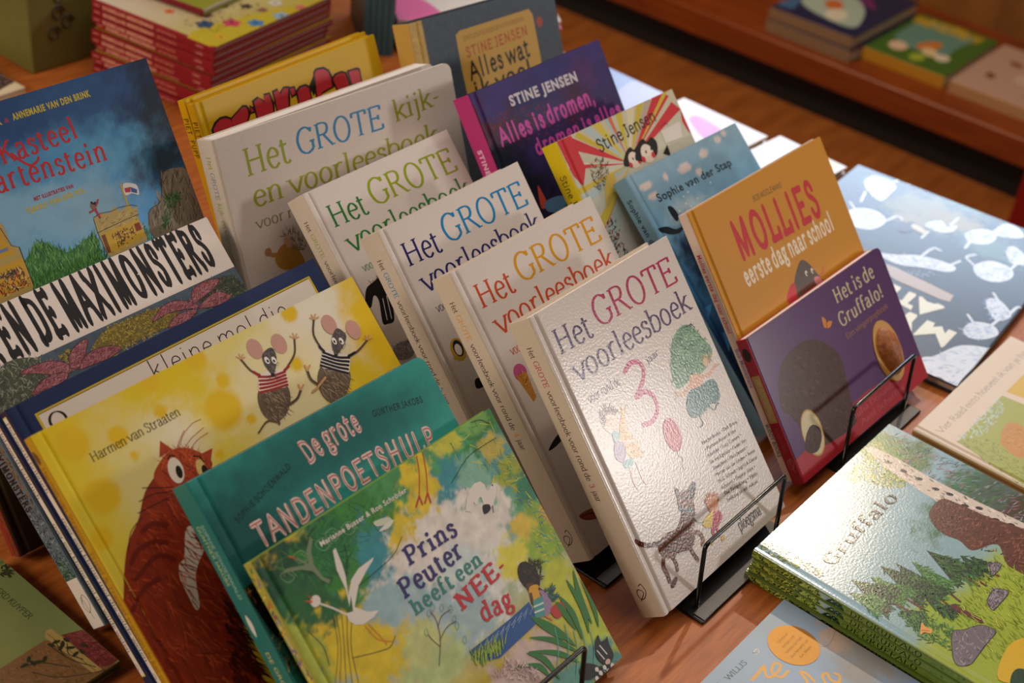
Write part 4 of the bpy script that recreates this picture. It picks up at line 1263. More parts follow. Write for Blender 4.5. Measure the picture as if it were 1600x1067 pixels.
A['max'] = dict(f=[
('p','#e6dcd4',[0,216.3,272.2,216.3,272.2,268.4,0,268.4],0),
('t','MAX EN DE MAXIMONSTERS','poster','#141212',36.2,[-3.5,225.6,257.2,227.8]),
('p','#4b5440',[29.4,220.9,61.9,215,63,190.5,30.7,181.9,7,181.6],1),
('s',['#7d8478','#a0a58e','#2f3a40','#56604a'],[18.9,222.8,63,216.9,68.2,194.1,35.4,179.6,0.6,190.6],420,5,0.7,80,70,2),
('p','#7a6c2c',[101.5,197.1,123.4,212,164.2,213.1,195.5,207.4,194.2,193.8,165.8,193.3,138.3,192.9,111.7,192.4],1),
('s',['#b09a3a','#8a7a2c','#c0aa4c','#4f4a24'],[97.5,195.8,124.9,214.5,168.2,214,199,207.2,199.8,191.4,164.3,190.8,122,187.8],700,2.4,0.8,90,90,3),
('s',['#b09a3a','#8a7a2c','#4f4a24'],[76.6,208.4,90.7,211.1,93.9,200.5,83.2,196.2],160,2.4,0.8,90,90,4),
('p','#3a4436',[220.8,201.9,242.4,212.6,263.6,210.6,270.6,197.7,265.1,183.2,233.3,186.7],1),
('s',['#55604a','#2a3430','#6f7a5c','#1f2a28'],[218,203.1,243.7,214.7,267.3,210.4,272,190.4,232.4,185.2],320,3,0.8,60,90,5),
('p','#9a5560',[41.1,210.2,53.8,211.5,70.5,208.7,81.7,201.2,81.8,193.8,71.7,194.8,55.3,203.6],1),
('s',['#b5707a','#7a3d4a','#c08a8c','#5a2c38'],[41.1,210.2,53.8,211.5,70.5,208.7,81.7,201.2,81.8,193.8,71.7,194.8,55.3,203.6],170,4,0.5,20,50,37),
('l','#2a1a20',0.5,[41.1,210.2,53.8,211.5,70.5,208.7,81.7,201.2,81.8,193.8,71.7,194.8,55.3,203.6,41.1,210.2],1),
('p','#9a5560',[82.2,196.7,86.6,206.3,97.7,212.3,108.1,212.5,101.3,203.3,88.2,193.9],1),
('s',['#b5707a','#7a3d4a','#c08a8c','#5a2c38'],[82.2,196.7,86.6,206.3,97.7,212.3,108.1,212.5,101.3,203.3,88.2,193.9],170,4,0.5,20,50,116),
('l','#2a1a20',0.5,[82.2,196.7,86.6,206.3,97.7,212.3,108.1,212.5,101.3,203.3,88.2,193.9,82.2,196.7],1),
('p','#9a5560',[88.3,192,96.4,199.3,110.9,202,125.3,198.7,131.6,192.8,116.8,190.1,98,191.3],1),
('s',['#b5707a','#7a3d4a','#c08a8c','#5a2c38'],[88.3,192,96.4,199.3,110.9,202,125.3,198.7,131.6,192.8,116.8,190.1,98,191.3],170,4,0.5,20,50,131),
('l','#2a1a20',0.5,[88.3,192,96.4,199.3,110.9,202,125.3,198.7,131.6,192.8,116.8,190.1,98,191.3,88.3,192],1),
('p','#9a5560',[41.3,189.9,50.9,196.1,64.4,198.2,77.3,194.7,74.5,189.9,61.4,188.8],1),
('s',['#b5707a','#7a3d4a','#c08a8c','#5a2c38'],[41.3,189.9,50.9,196.1,64.4,198.2,77.3,194.7,74.5,189.9,61.4,188.8],170,4,0.5,20,50,56),
('l','#2a1a20',0.5,[41.3,189.9,50.9,196.1,64.4,198.2,77.3,194.7,74.5,189.9,61.4,188.8,41.3,189.9],1),
('p','#9a5560',[169.7,201.8,183.1,210.1,199.2,211,214.5,203.3,217.6,196.7,202.1,200.7,187.3,203.2],1),
('s',['#b5707a','#7a3d4a','#c08a8c','#5a2c38'],[169.7,201.8,183.1,210.1,199.2,211,214.5,203.3,217.6,196.7,202.1,200.7,187.3,203.2],170,4,0.5,20,50,245),
('l','#2a1a20',0.5,[169.7,201.8,183.1,210.1,199.2,211,214.5,203.3,217.6,196.7,202.1,200.7,187.3,203.2,169.7,201.8],1),
('p','#9a5560',[214.6,201.2,220,212.1,235.3,215.5,250.8,211.8,242,206.2,227.4,203],1),
('s',['#b5707a','#7a3d4a','#c08a8c','#5a2c38'],[214.6,201.2,220,212.1,235.3,215.5,250.8,211.8,242,206.2,227.4,203],170,4,0.5,20,50,308),
('l','#2a1a20',0.5,[214.6,201.2,220,212.1,235.3,215.5,250.8,211.8,242,206.2,227.4,203,214.6,201.2],1),
('p','#9a5560',[216.9,195.7,227.3,200.5,242.9,201.8,252.8,193.7,244.7,190.5,229.2,191.8],1),
('s',['#b5707a','#7a3d4a','#c08a8c','#5a2c38'],[216.9,195.7,227.3,200.5,242.9,201.8,252.8,193.7,244.7,190.5,229.2,191.8],170,4,0.5,20,50,316),
('l','#2a1a20',0.5,[216.9,195.7,227.3,200.5,242.9,201.8,252.8,193.7,244.7,190.5,229.2,191.8,216.9,195.7],1),
('p','#9a5560',[180.4,192.1,191,197.8,205.4,198,215.2,195.2,206.7,191,192.7,189.2],1),
('s',['#b5707a','#7a3d4a','#c08a8c','#5a2c38'],[180.4,192.1,191,197.8,205.4,198,215.2,195.2,206.7,191,192.7,189.2],170,4,0.5,20,50,268),
('l','#2a1a20',0.5,[180.4,192.1,191,197.8,205.4,198,215.2,195.2,206.7,191,192.7,189.2,180.4,192.1],1),
], s=[
('p','#5b6a78',[0,0,268.4,0,268.4,26,0,26],0),
('t','MAXIMONSTERS','poster','#16161a',11,[98,3.5,160,3.5]),
('s',['#8a5a2a','#4a3a20','#7a6a30','#2a2a1c'],[98,14,160,14,160,26,98,26],160,5,1,60,80,8),
('s',['#5a6a78','#2a3440','#8a96a0','#20262c'],[160,0,224,0,224,26,160,26],260,5,1,80,60,6),
('s',['#2a4a34','#1f3028','#6a8a70'],[205,0,224,0,224,26,205,26],120,6,1,80,50,7),
('p','#d8cfc6',[224,0,268.4,0,268.4,26,224,26],0),
('l','#55504c',0.7,[246.4,7.8,238.4,15.6,246.4,20.8,254.4,13,248.4,7.8,240.4,11.7,260.4,14.3],1),
], c={'g': ['#3d4a55','#465766','#4a5f70'],'b': [],'n': (0.35,5),'r': [(0,216.25545716362655,16,268.40426358023586,'#e6dcd4')]})
A['kas'] = dict(f=[
('t','ANNEMARIE VAN DEN BRINK','sansx','#c8b43a',5.7,[138.4,342.9,215.6,343.3]),
('t','&','sans','#c0344a',3.8,[130.4,342.9,134.7,342.8]),
('t','ER','sansx','#c8b43a',5.5,[119.5,342.6,127.9,342.5]),
('t','Kasteel','uncial','#c02a30',18.1,[115.6,310.6,189.4,312.6]),
('t','Hartenstein','uncial','#c02a30',18.5,[85.4,290.3,208.6,286.2]),
('l','#c02a30',2.2,[125.6,317.2,131.8,308.5,138.1,303.1,144.9,304.4,147.4,307.2],1),
('t','MET ILLUSTRATIES VAN','sansx','#a8283a',3.4,[129.4,273.6,168.1,273.4]),
('t','TJARKO VAN DER POL','sansx','#c8b43a',4.4,[119.1,265.5,177.4,266.2]),
('p','#3f7a3e',[69.6,210.5,105.5,232,113.2,238.6,124.1,237.7,133.2,229.2,139.7,223.4,153.6,225.6,170.4,228.1,170.2,208.9,176.9,199.3,172.9,183.7,96.9,188.4,61.2,190.7],1),
('s',['#2a5c30','#5a9a4c','#78b060','#1f4a28','#4a8a44'],[99.7,227.1,114.7,239.2,124.3,238.2,139.7,223.4,170.9,229.1,177.2,206.4,170.4,193.7,96.4,194.5],700,6,0.7,80,25,3),
('s',['#3a6a34','#5a9a4c'],[219.1,219.2,232.5,217.7,225.6,201.6,214.5,208.5],80,5,0.7,80,25,4),
('p','#7a7060',[256.7,259.2,272,259.4,283.6,250.8,283.7,213.1,284.7,203.2,238,202.2,225.3,209.1,224.5,220.5,230.4,230.8,243.8,235.6,250.8,248.7],1),
('s',['#9a8e78','#5a5044','#8a7e6a','#4a4038'],[256.3,258.1,283.2,249.7,282.5,210.3,238.9,204.4,226.4,219.8,235.2,232.3],160,10,1,70,25,5),
('s',['#2f5a30','#4a7a40','#24482a'],[248.7,237.1,266.2,237.6,264.7,230.6,251.6,223.7,241.7,210.9,230.7,208.5,245.3,225.8],160,4,0.9,60,60,6),
('l','#3a3024',0.6,[225.3,219,229.8,231,241.8,234.4,245.7,236.8],1),
('l','#3a3024',0.6,[246.2,237.9,256.3,258.1,264,259.4],1),
('p','#b8a468',[175.5,243.1,182.2,243.2,184.3,244.9,188.5,242.3,194.1,242.8,196.7,245.6,201.4,244,201.3,240.5,207,241,209.5,243.8,214.3,242.2,214.2,238.6,220,239.1,217.1,229.1,218.2,209.1,216.7,207.1,179.1,204.5,175.3,208.3,174.1,230.4],0),
('s',['#d0bc80','#8a7848','#c8b070'],[176.5,239.2,219,237,216.3,211,180,206.6],130,4,0.8,20,60,7),
('p','#caa83c',[176.7,227.1,216.6,228,217.3,211.8,183.3,207.9,178.3,212.1],0),
('s',['#5a3a24','#8a5a2a','#d8b850','#3a2a24','#7a3030'],[185.6,222.8,207.8,223.7,208.5,212.4,187,210.2],120,3,0.9,60,80,8),
('p','#7a4a2a',[176.2,226.1,180.2,225.9,179.7,209.1,175.8,209.3],0),
('p','#8a3a2a',[210.5,225.2,216.1,225.2,216.6,218.2,210.2,218],0),
('l','#c8a838',1.6,[212,262.3,211.5,237.1],0),
('p','#dcd8d8',[214.4,261.6,222.1,260.3,227.3,256.3,225.9,248.2,219.7,251.4,212.9,251.8],1),
('p','#b03a44',[214.2,258,220.7,257.1,218.9,252.9,213.8,253.9],0),
('p','#3a5aa0',[220.7,257.1,225.9,253,224.5,249.8,219.5,252.7],0),
('l','#3a2c20',0.5,[175.1,242,174.1,230.4,175.3,208.3],0),
('l','#3a2c20',0.5,[173.6,229.4,200,231.2,219,232.1],1),
('l','#3a2c20',0.5,[175.5,243.1,184,244.4,194.1,242.8,202.6,243.6,215.6,241.8,220,239.1],0),
('l','#a83a4a',2.2,[179.8,250,181.3,241.1],1),
('l','#3a3a6a',2.2,[179.1,251.4,184.3,254.5],1),
('l','#a83a4a',1.6,[180.9,249.6,173.8,248.4],1),
('l','#a83a4a',1.6,[181.8,251.7,185.8,256.4],1),
('e','#8a6a50',178.9,252.7,2.4,3,0),
('p','#23202a',[177.5,255.5,179,257.4,180.6,255.1,183,256.1,181.5,252.4],0),
('p','#b8a05c',[86.4,278.6,94.4,263.5,95,244.9,100.1,242.6,100.1,233.9,100.1,207.7,95.9,200.6,68.5,202.3,55.1,204.5],0),
('p','#caa02e',[80.2,263.8,90.6,260.2,91.6,248.4,95.7,237.8,69.3,238.1],0),
('p','#caa02e',[66.8,232.2,99.3,231.9,97.8,208,68.3,207.5,57.2,209.5],0),
('s',['#5a3a24','#8a5a2a','#3a2a24','#9a3a30','#dccf9a','#a84a30'],[75.9,225.4,95.9,223.9,97.8,208,70.4,206.7],120,4,1,60,80,9),
('s',['#6a5a48','#3a3028'],[75,223.4,90.6,225.8,89.5,220.4,75.8,219.7],40,4,1,60,60,10),
('l','#3a2c20',0.6,[91.4,262.2,95,244.9,101,241.7,100.1,207.7],0),
('p','#6a8ab0',[81.8,245,91.4,245.1,90.9,242.4,80.5,242.1],0),
], s=[
('p','#8a2a1c',[0,0,361.3,0,361.3,8,0,8],0),
('s',['#5a3a20','#7a5a30','#8a4a24','#3a2a1a'],[0,8,361.3,8,361.3,16,0,16],300,8,1.2,20,60,11),
('t','KASTEEL HARTENSTEIN','sans','#d8a890',4,[120,1.92,250,1.92]),
], c={'g': ['#33221a','#3f2c1c','#5a5a3c','#7fb0d4','#8abce0','#5aa4dc','#3a84c4','#2a5ea0','#223f6e'],'b': [(260,355,60,40,0,'#16264a',1.2,0.5),(282,307,40,50,0,'#152238',1.2,0.4),(261,276,40,26,0,'#1a3040',1.2,0.4),(164,346,70,25,0,'#234a7c',1.4,0.6),(203,347,50,25,0,'#2a5488',1.4,0.6),(186,293,60,25,0,'#57a0cc',1.4,0.5),(118,268,70,35,0,'#86b8d6',1.4,0.5),(180,248,35,25,0,'#8ab6d0',1.4,0.5),(144,300,40,16,0,'#4a93c4',1.2,0.6)],'n': (0.12,18)})
A['mol'] = dict(f=[
('t','BOB MOOLEMANS','hand','#6a5228',5.5,[103.6,259.9,156.5,257.9]),
('t','MOLLIES','heavy','#c4262e',34.9,[52.7,217,205,212.3]),
('t','eerste dag naar school','brush','#f0e4cc',17.5,[44.1,190.8,215,190.4]),
('p','#5f544e',[107,155.4,120,170.2,134.8,180.2,143.3,181.3,151.1,174,157.8,161.3,162,152.4,161.7,140.9,133.8,138.9,110.6,142.5],1),
('p','#cf3a40',[94.1,154.9,106.6,165.5,116.1,164.6,107.9,145.8],1),
('e','#efe6da',140.9,167.1,2.2,3,0),
('e','#efe6da',151.8,165.8,2.2,3,0),
('e','#1a1614',141.6,166.1,1,1.6,0),
('e','#1a1614',152.4,164.8,1,1.6,0),
('p','#6a4036',[123.7,157.3,162,152.4,160,145.9,122.9,149],1),
('p','#d98a84',[150.4,158.4,159.5,156.3,161.4,149.7,150.4,151.1],1),
('l','#b0584a',1,[157.4,157.1,169,158.4,171.2,163.4],1),
], s=[
('t','Mollies eerste dag naar school','sansb','#b03a4a',5.4,[42,3.1,124,3.1]),
('t','Bob Moolemans','sansb','#8a6aa8',5.2,[141,3.1,182,3.1]),
('t','BUDDY BOOKS','sansb','#3a3034',4.6,[222,3.1,257,3.1]),
], c=None)
A['pop'] = dict(f=[
('p','#b02a38',[0,0,262,0,262,25,209.6,29,144.1,33,78.6,30,0,25],0),
('p','#4a2c26',[9.8,74.8,18.8,98.1,36.5,113.7,66.6,118.8,91.4,115.4,112.5,102.3,126.6,82.1,123.3,59,117.6,36.3,111.8,13.7,63.4,14.9,29,22.9,27.5,41.7,18.8,63.8],1),
('s',['#5d3a30','#38201c','#6b463a','#2e1a18'],[9.8,74.8,24.2,102.6,68.5,118.1,105,109.7,129,78.1,109.8,18.2,31.6,23.1],240,7,1,-60,40,3),
('t','Het is de','uncial','#d9cba8',14.9,[155,129.3,235.1,128.8]),
('t','Gruffalo!','uncial','#d9cba8',14.1,[147.4,105.7,236.3,105.2]),
('t','Een vingerpopboek','type','#c08a3a',5.7,[149,91.3,237.9,91.8]),
('p','#d98a2a',[122.5,127.4,127.1,121.2,123.8,114.7,119.6,117.9],1),
('p','#d98a2a',[135.8,117,128.3,119.3,123.8,114.7,129.2,113.2],1),
('l','#3a2418',0.8,[127.5,121.8,123.4,114.2],0),
('e','#c89a34',40.4,35.6,17,24,-4),
('e','#dcd0ac',40.4,35.6,15.6,22.4,-4),
('p','#4a322a',[20.6,28.3,30.5,38.9,43,42.8,52.7,35.5,50.5,25.3,37.5,17.4,25,20.6],1),
('s',['#6a4a3c','#33211c'],[20.6,28.3,35.3,42.3,52.7,35.5,42.7,17.7],50,4,0.7,60,60,5),
('t','Julia Donaldson','serif','#c8606a',5.6,[112,17.5,214,17.5]),
('t','Axel Scheffler','serif','#c8606a',5.6,[118,7,214,7]),
], s=[
('p','#a8283a',[0,0,154,0,154,13.7,0,13.7],0),
('p','#b89a5a',[38,0,88,0,88,13.7,38,13.7],0),
('t','HET IS DE GRUFFALO!','type','#e6dcc0',5,[42,4.6,85,4.6]),
('l','#d0807a',0.6,[132,7,126,9,132,11,138,7,134,4,127,7,142,9],1),
('e','#2a1612',16,7,7,4.6,0),
('t','Julia Donaldson Axel Scheffler','type','#c8707a',3.4,[94,5,120,5]),
], c=None)
A['sop'] = dict(f=[
('t','Sophie van der Stap','sansb','#24303a',9.1,[26.7,257,159.3,255.6]),
('e','#cfdbe2',63,260.1,1.1,1.1,0),
('e','#cfdbe2',73.7,252.4,1.1,1.1,0),
('e','#cfdbe2',88.8,256.4,1.1,1.1,0),
('e','#cfdbe2',62.1,242.8,1.1,1.1,0),
('e','#cfdbe2',47.4,239,1.1,1.1,0),
('e','#cfdbe2',67.2,237.9,1.1,1.1,0),
('e','#cfdbe2',64,250.5,1.1,1.1,0),
('e','#cfdbe2',82.1,241.8,1.1,1.1,0),
('e','#cfdbe2',113.1,250.2,1.1,1.1,0),
('p','#16202a',[33.9,248.4,40.5,246.8,42.8,236.1,36.2,231,33.2,238.1],1),
('p','#16202a',[5,233.6,18.6,231.5,28.6,224.7,43.6,223.7,30.9,219.4,14.6,224],1),
('p','#3f86c0',[9.2,140.9,20.5,140.7,4.8,127.8],0),
('p','#3f86c0',[12.1,109.8,24.6,108.2,7.9,89.2],0),
], s=[
('t','Sophie van der Stap','sansb','#1d2c3c',7,[22,6,100,6]),
], c={'g': ['#0d1c38','#12294a','#1a4474','#3f7aa8','#6f9fbe','#86a8bc'],'b': [(22,278,10,4,0,'#cfc4c0',0.4,0.35),(88,277,12,5,0,'#cfc4c0',0.4,0.35),(55,277,4,4,0,'#cfc4c0',0.4,0.35),(127,281,7,4,0,'#cfc4c0',0.4,0.35),(158,288,6,4,0,'#cfc4c0',0.4,0.35),(23,266,8,3.5,0,'#cfc4c0',0.4,0.35),(173,291,4,3,0,'#cfc4c0',0.4,0.35),(105,266,5,4,0,'#cfc4c0',0.4,0.35),(63,233,30,14,0,'#a8c0cc',1.3,0.5),(46,186,30,40,0,'#0e2038',1.0,0.4)],'n': (0.12,10)})
A['stj'] = dict(f=[
('p','#c8343c',[88,248.5,18.6,301,6.1,291.6],0),
('p','#c8b43a',[88,248.5,34.3,301,26.9,297.1],0),
('p','#b0c4c4',[88,248.5,52.6,302.7,42.5,299.1],0),
('p','#d0c04a',[88,248.5,69.5,302.7,58.4,300.5],0),
('p','#a8c0c8',[88,248.5,91,301,79.1,300.8],0),
('p','#c8b83a',[88,248.5,107.9,300.7,98,302],0),
('p','#d8d0b0',[88,248.5,129.5,299.3,118.3,302.6],0),
('p','#c8b43a',[88,248.5,145.8,299.8,137.1,303.5],0),
('p','#b8a898',[88,248.5,158.7,298.6,150.6,302.9],0),
('p','#c8343c',[88,248.5,189.6,295.2,172.2,307.5],0),
('p','#c8b43a',[88,248.5,190.2,300,186,303.1],0),
('p','#c8343c',[88,248.5,198.5,276.9,189.3,288.1],0),
('p','#d8cfc0',[88,248.5,-3.4,279,-7.5,272],0),
('p','#c8343c',[88,248.5,3.4,274,0.9,269.2],0),
('p','#a8c0c0',[88,248.5,-22.3,237.3,-18.1,226.1],0),
('p','#c8b43a',[88,248.5,-0.1,248.8,0.7,242.4],0),
('p','#d8703a',[88,248.5,89.7,303.3,83.7,303.3],0),
('p','#c8343c',[88,248.5,-14.8,188.5,-11,185.5],0),
('p','#d0c04a',[88,248.5,-2.1,206.6,7.5,198.3],0),
('p','#a8c4c0',[88,248.5,-1.9,184.4,9.7,177.2],0),
('p','#c8343c',[0.9,300.6,23,300,23.4,264.6,10,249.3,2.2,262.5],0),
('p','#c8343c',[199.9,280.7,201.1,265.2,201.2,244.6,195.8,250.8,192.9,263.9],0),
('t','Stine Jensen','hand','#2a2424',12.5,[52.7,272.2,153.5,277.3]),
('p','#16120f',[77.8,248.2,86.8,259.8,97.3,263.8,101.2,259.6,109.2,261.4,113.3,254.3,104,244],1),
('e','#ddd0c4',95.5,249.7,8.5,9,0),
('e','#c83a44',87.7,246.4,2.6,3,0),
('e','#c83a44',102.1,246.1,2.6,3,0),
('e','#16120f',94.5,251.5,1.1,1.6,0),
('e','#16120f',102.6,251.8,1.1,1.6,0),
('p','#16120f',[98,248,108.5,261.5,120.8,266,125.3,261.2,134.8,263.4,139.6,255,128.7,243.1],1),
('e','#ddd0c4',118.7,249.7,9.8,10.3,0),
('e','#c83a44',109.5,245.9,3,3.4,0),
('e','#c83a44',126.4,245.6,3,3.4,0),
('e','#16120f',117.5,251.8,1.26,1.84,0),
('e','#16120f',127,252.2,1.26,1.84,0),
('s',['#2a2420','#5a5040','#c8b88a'],[29.4,262.7,43.5,268,56,261.1,48.4,243.5,26.7,236.6,23.9,248.2],90,6,0.9,60,80,5),
('p','#c8b050',[38.4,239.7,52.4,249.4,57.3,240.6,40.1,224.9,27.3,218.6],1),
('p','#d8d4cc',[153,264.8,188.9,265.1,182.3,248.9,152.6,250.7],0),
('p','#1a1614',[141.9,242.2,153.6,248.9,153.2,241.5,151.7,236],0),
('l','#2a2420',0.5,[156,269.1,166.3,270.4,168.5,266.8],1),
('s',['#8a1f2c','#2a2420','#d8d0c8','#3a3a3a'],[15.9,204.8,30.3,204,29.2,164.2,12.8,156.1,9,178.9],90,5,1.2,60,80,6),
], s=[
('t','Stine Jensen','hand','#3a3010',8,[34,7,92,7]),
], c={'g': ['#c8b8a8','#c8c0b4','#b8c0b8','#c8c2a8'],'b': [],'n': (0.08,8)})
A['pur'] = dict(f=[
('s',['#6a2a3a','#8a3a2c','#4a2450','#5a2a48'],[-2.7,286.3,51.5,283.5,151.7,268,201.6,253.4,206.1,240.8,80.9,242.7,-3.4,259.1],420,3,0.9,50,90,3),
('t','STINE JENSEN','sansx','#c8c4cc',10.8,[52,286.2,163.5,282.1]),
('t','Alles is dromen,','heavy','#c24aa4',16.7,[17.7,253.7,177.5,253]),
('t','dromen is alles','heavy','#c24aa4',14.2,[62.3,229.5,213.4,228.8]),
('p','#c8503a',[45.6,201,49.3,185.4,49.4,178.2,38.8,178.5],1),
('p','#5a86b0',[47.2,181.9,68.8,181.5,78.4,175.3,67.7,164.6,46,172.3],1),
], s=[
('t','STINE JENSEN','sansx','#e6b8d8',6.5,[56,6.5,120,6.5]),
], c={'g': ['#14162a','#141830','#1a1c38','#30265a','#3c3070'],'b': [(45,272,40,20,0,'#3a1c40',1,0.6),(7,277,30,25,0,'#4a2038',1,0.6),(163,287,30,20,0,'#4a2a60',1,0.6),(128,304,30,12,0,'#33306c',1,0.6),(82,281,30,15,0,'#2c2a60',1,0.6),(148,262,25,20,0,'#3f2048',1,0.6),(4,236,40,25,0,'#10182c',1,0.6),(24,201,30,30,0,'#0e1424',1,0.6),(27,294,22,14,0,'#3a2c70',1,0.6)],'n': (0.2,8)})
A['alw'] = dict(f=[
('p','#c8a04a',[62.7,262.8,69.4,266.3,179,268.4,183.7,261.6,185,210.7,179.6,166.4,64.9,164.8,62.3,223.7],0),
('t','EEN FILOSOFIE-DOEBOEK VOOR KINDEREN','hand','#8a5a2c',4.5,[72.2,254.4,167.9,257.4]),
('t','STINE JENSEN','marker','#b8502a',10.4,[73.2,235.6,170.1,240.8]),
('t','Alles wat','marker','#1a1614',19.3,[72.5,209.8,169.5,217.1]),
('t','ik voel','marker','#1a1614',16.3,[76.3,189.9,165.3,195.6]),
('e','#a84a3c',192.7,250.9,5,6,0),
], s=[
('t','STINE JENSEN','marker','#b8642a',9,[46,8,120,8]),
], c={'g': ['#39424c','#3f4a55','#465260'],'b': [],'n': (0.25,3),'r': [(0,0,17.5,287.825416587391,'#c8a860')]})
A['sti'] = dict(f=[
('p','#16120f',[148.1,247.2,161.1,258.7,159.7,243.1,150.7,235.5],0),
('p','#16120f',[10.5,243.3,16.9,249.1,25,251.9,32.7,251,39,247.1,41.3,241.2,33.3,225.7,11.9,229.6],0),
('p','#16120f',[35.3,246,56.3,254.7,61.4,253.3,63.6,249.4,63.1,242.7,52.6,230.4,35.6,230.3],0),
('p','#16120f',[64.8,252,70.9,247.5,70.2,242.7,62.7,242.8],0),
('p','#16120f',[69.2,255,77.5,257.1,83.5,252.2,86.8,248,86,257.2,94.9,256.5,96.9,244.1,91.9,226.9,68.7,228.1],0),
('p','#16120f',[97.6,256.8,105.8,257.4,106.3,252.1,114.2,256.7,121.8,254.9,119.1,242.4,113.6,228.6,96.1,229.5],0),
('p','#16120f',[120.4,254.2,129.3,252.9,129.3,243.4,120.6,242.1],0),
('p','#16120f',[128,247.5,134.8,251.1,143.8,250.9,149.8,246.5,146.7,224.5,126.6,227.3],0),
('p','#16120f',[154.7,247.2,158.5,259.2,163.3,261.8,174.6,260.3,181.3,255.2,183.5,246.2,182,235.8,162.3,234,156.4,224,152.1,224.6],0),
('p','#16120f',[179.8,245.5,187.5,249.3,197.7,249.4,204.7,246.1,205.8,229.7,184.8,228.8],0),
('p','#16120f',[205.2,247.5,220.2,246.7,225.2,244.2,223.6,227,205.9,230.2],0),
('p','#c02c38',[13.3,243.1,19.1,247.4,25.3,249.6,31.4,249.1,36.6,246.1,38.4,241.4,32.3,227.9,13.7,231.2],0),
('p','#c02c38',[38.2,245.6,55.5,252.5,59.7,251.5,61.3,248.2,60.2,243,52.5,232.7,37.5,231.9],0),
('p','#c02c38',[65.6,249.7,68.2,246.8,68.3,244.7,64.5,244.5],0),
('p','#c02c38',[71.7,253.5,78.8,254.9,83.5,249.9,84.2,246.9,85.4,255,93,254.9,93.9,244.7,90.9,229.2,70.2,229.9],0),
('p','#c02c38',[99.8,255,106.6,255.1,107.5,249.9,113.2,254.6,119.6,253.4,116.2,243.7,113,231,97.6,231.4],0),
('p','#c02c38',[122,252,127.5,251.1,127.4,245.4,121.9,244.1],0),
('p','#c02c38',[130.5,245.9,135.6,248.7,142.6,248.8,147.3,245.3,145.5,226.9,128.2,229.2],0),
('p','#c02c38',[157.9,246.5,159.8,256.9,163.8,259.4,173.5,258.1,179.1,253.6,180.3,245.9,179.2,237.4,163.3,236.2,157.4,226.2,153.5,226.6],0),
('p','#c02c38',[182.9,244.4,189.1,247.1,196.5,247.2,202,244.9,203.5,231.8,186.2,230.9],0),
('p','#c02c38',[207.6,245.5,219,244.5,222.7,242.7,222,229.4,207.9,232],0),
], s=[
('t','PIET','marker','#1a1408',6.3,[18,2.3,34,2.3]),
('t','PUPP','marker','#1a1408',6.3,[40,2.3,58,2.3]),
], c=None)
A['sti2'] = dict(f=[
], s=[
('t','PIET','marker','#1a1408',6.3,[18,2.3,34,2.3]),
('t','PUPP','marker','#1a1408',6.3,[40,2.3,58,2.3]),
], c=None)
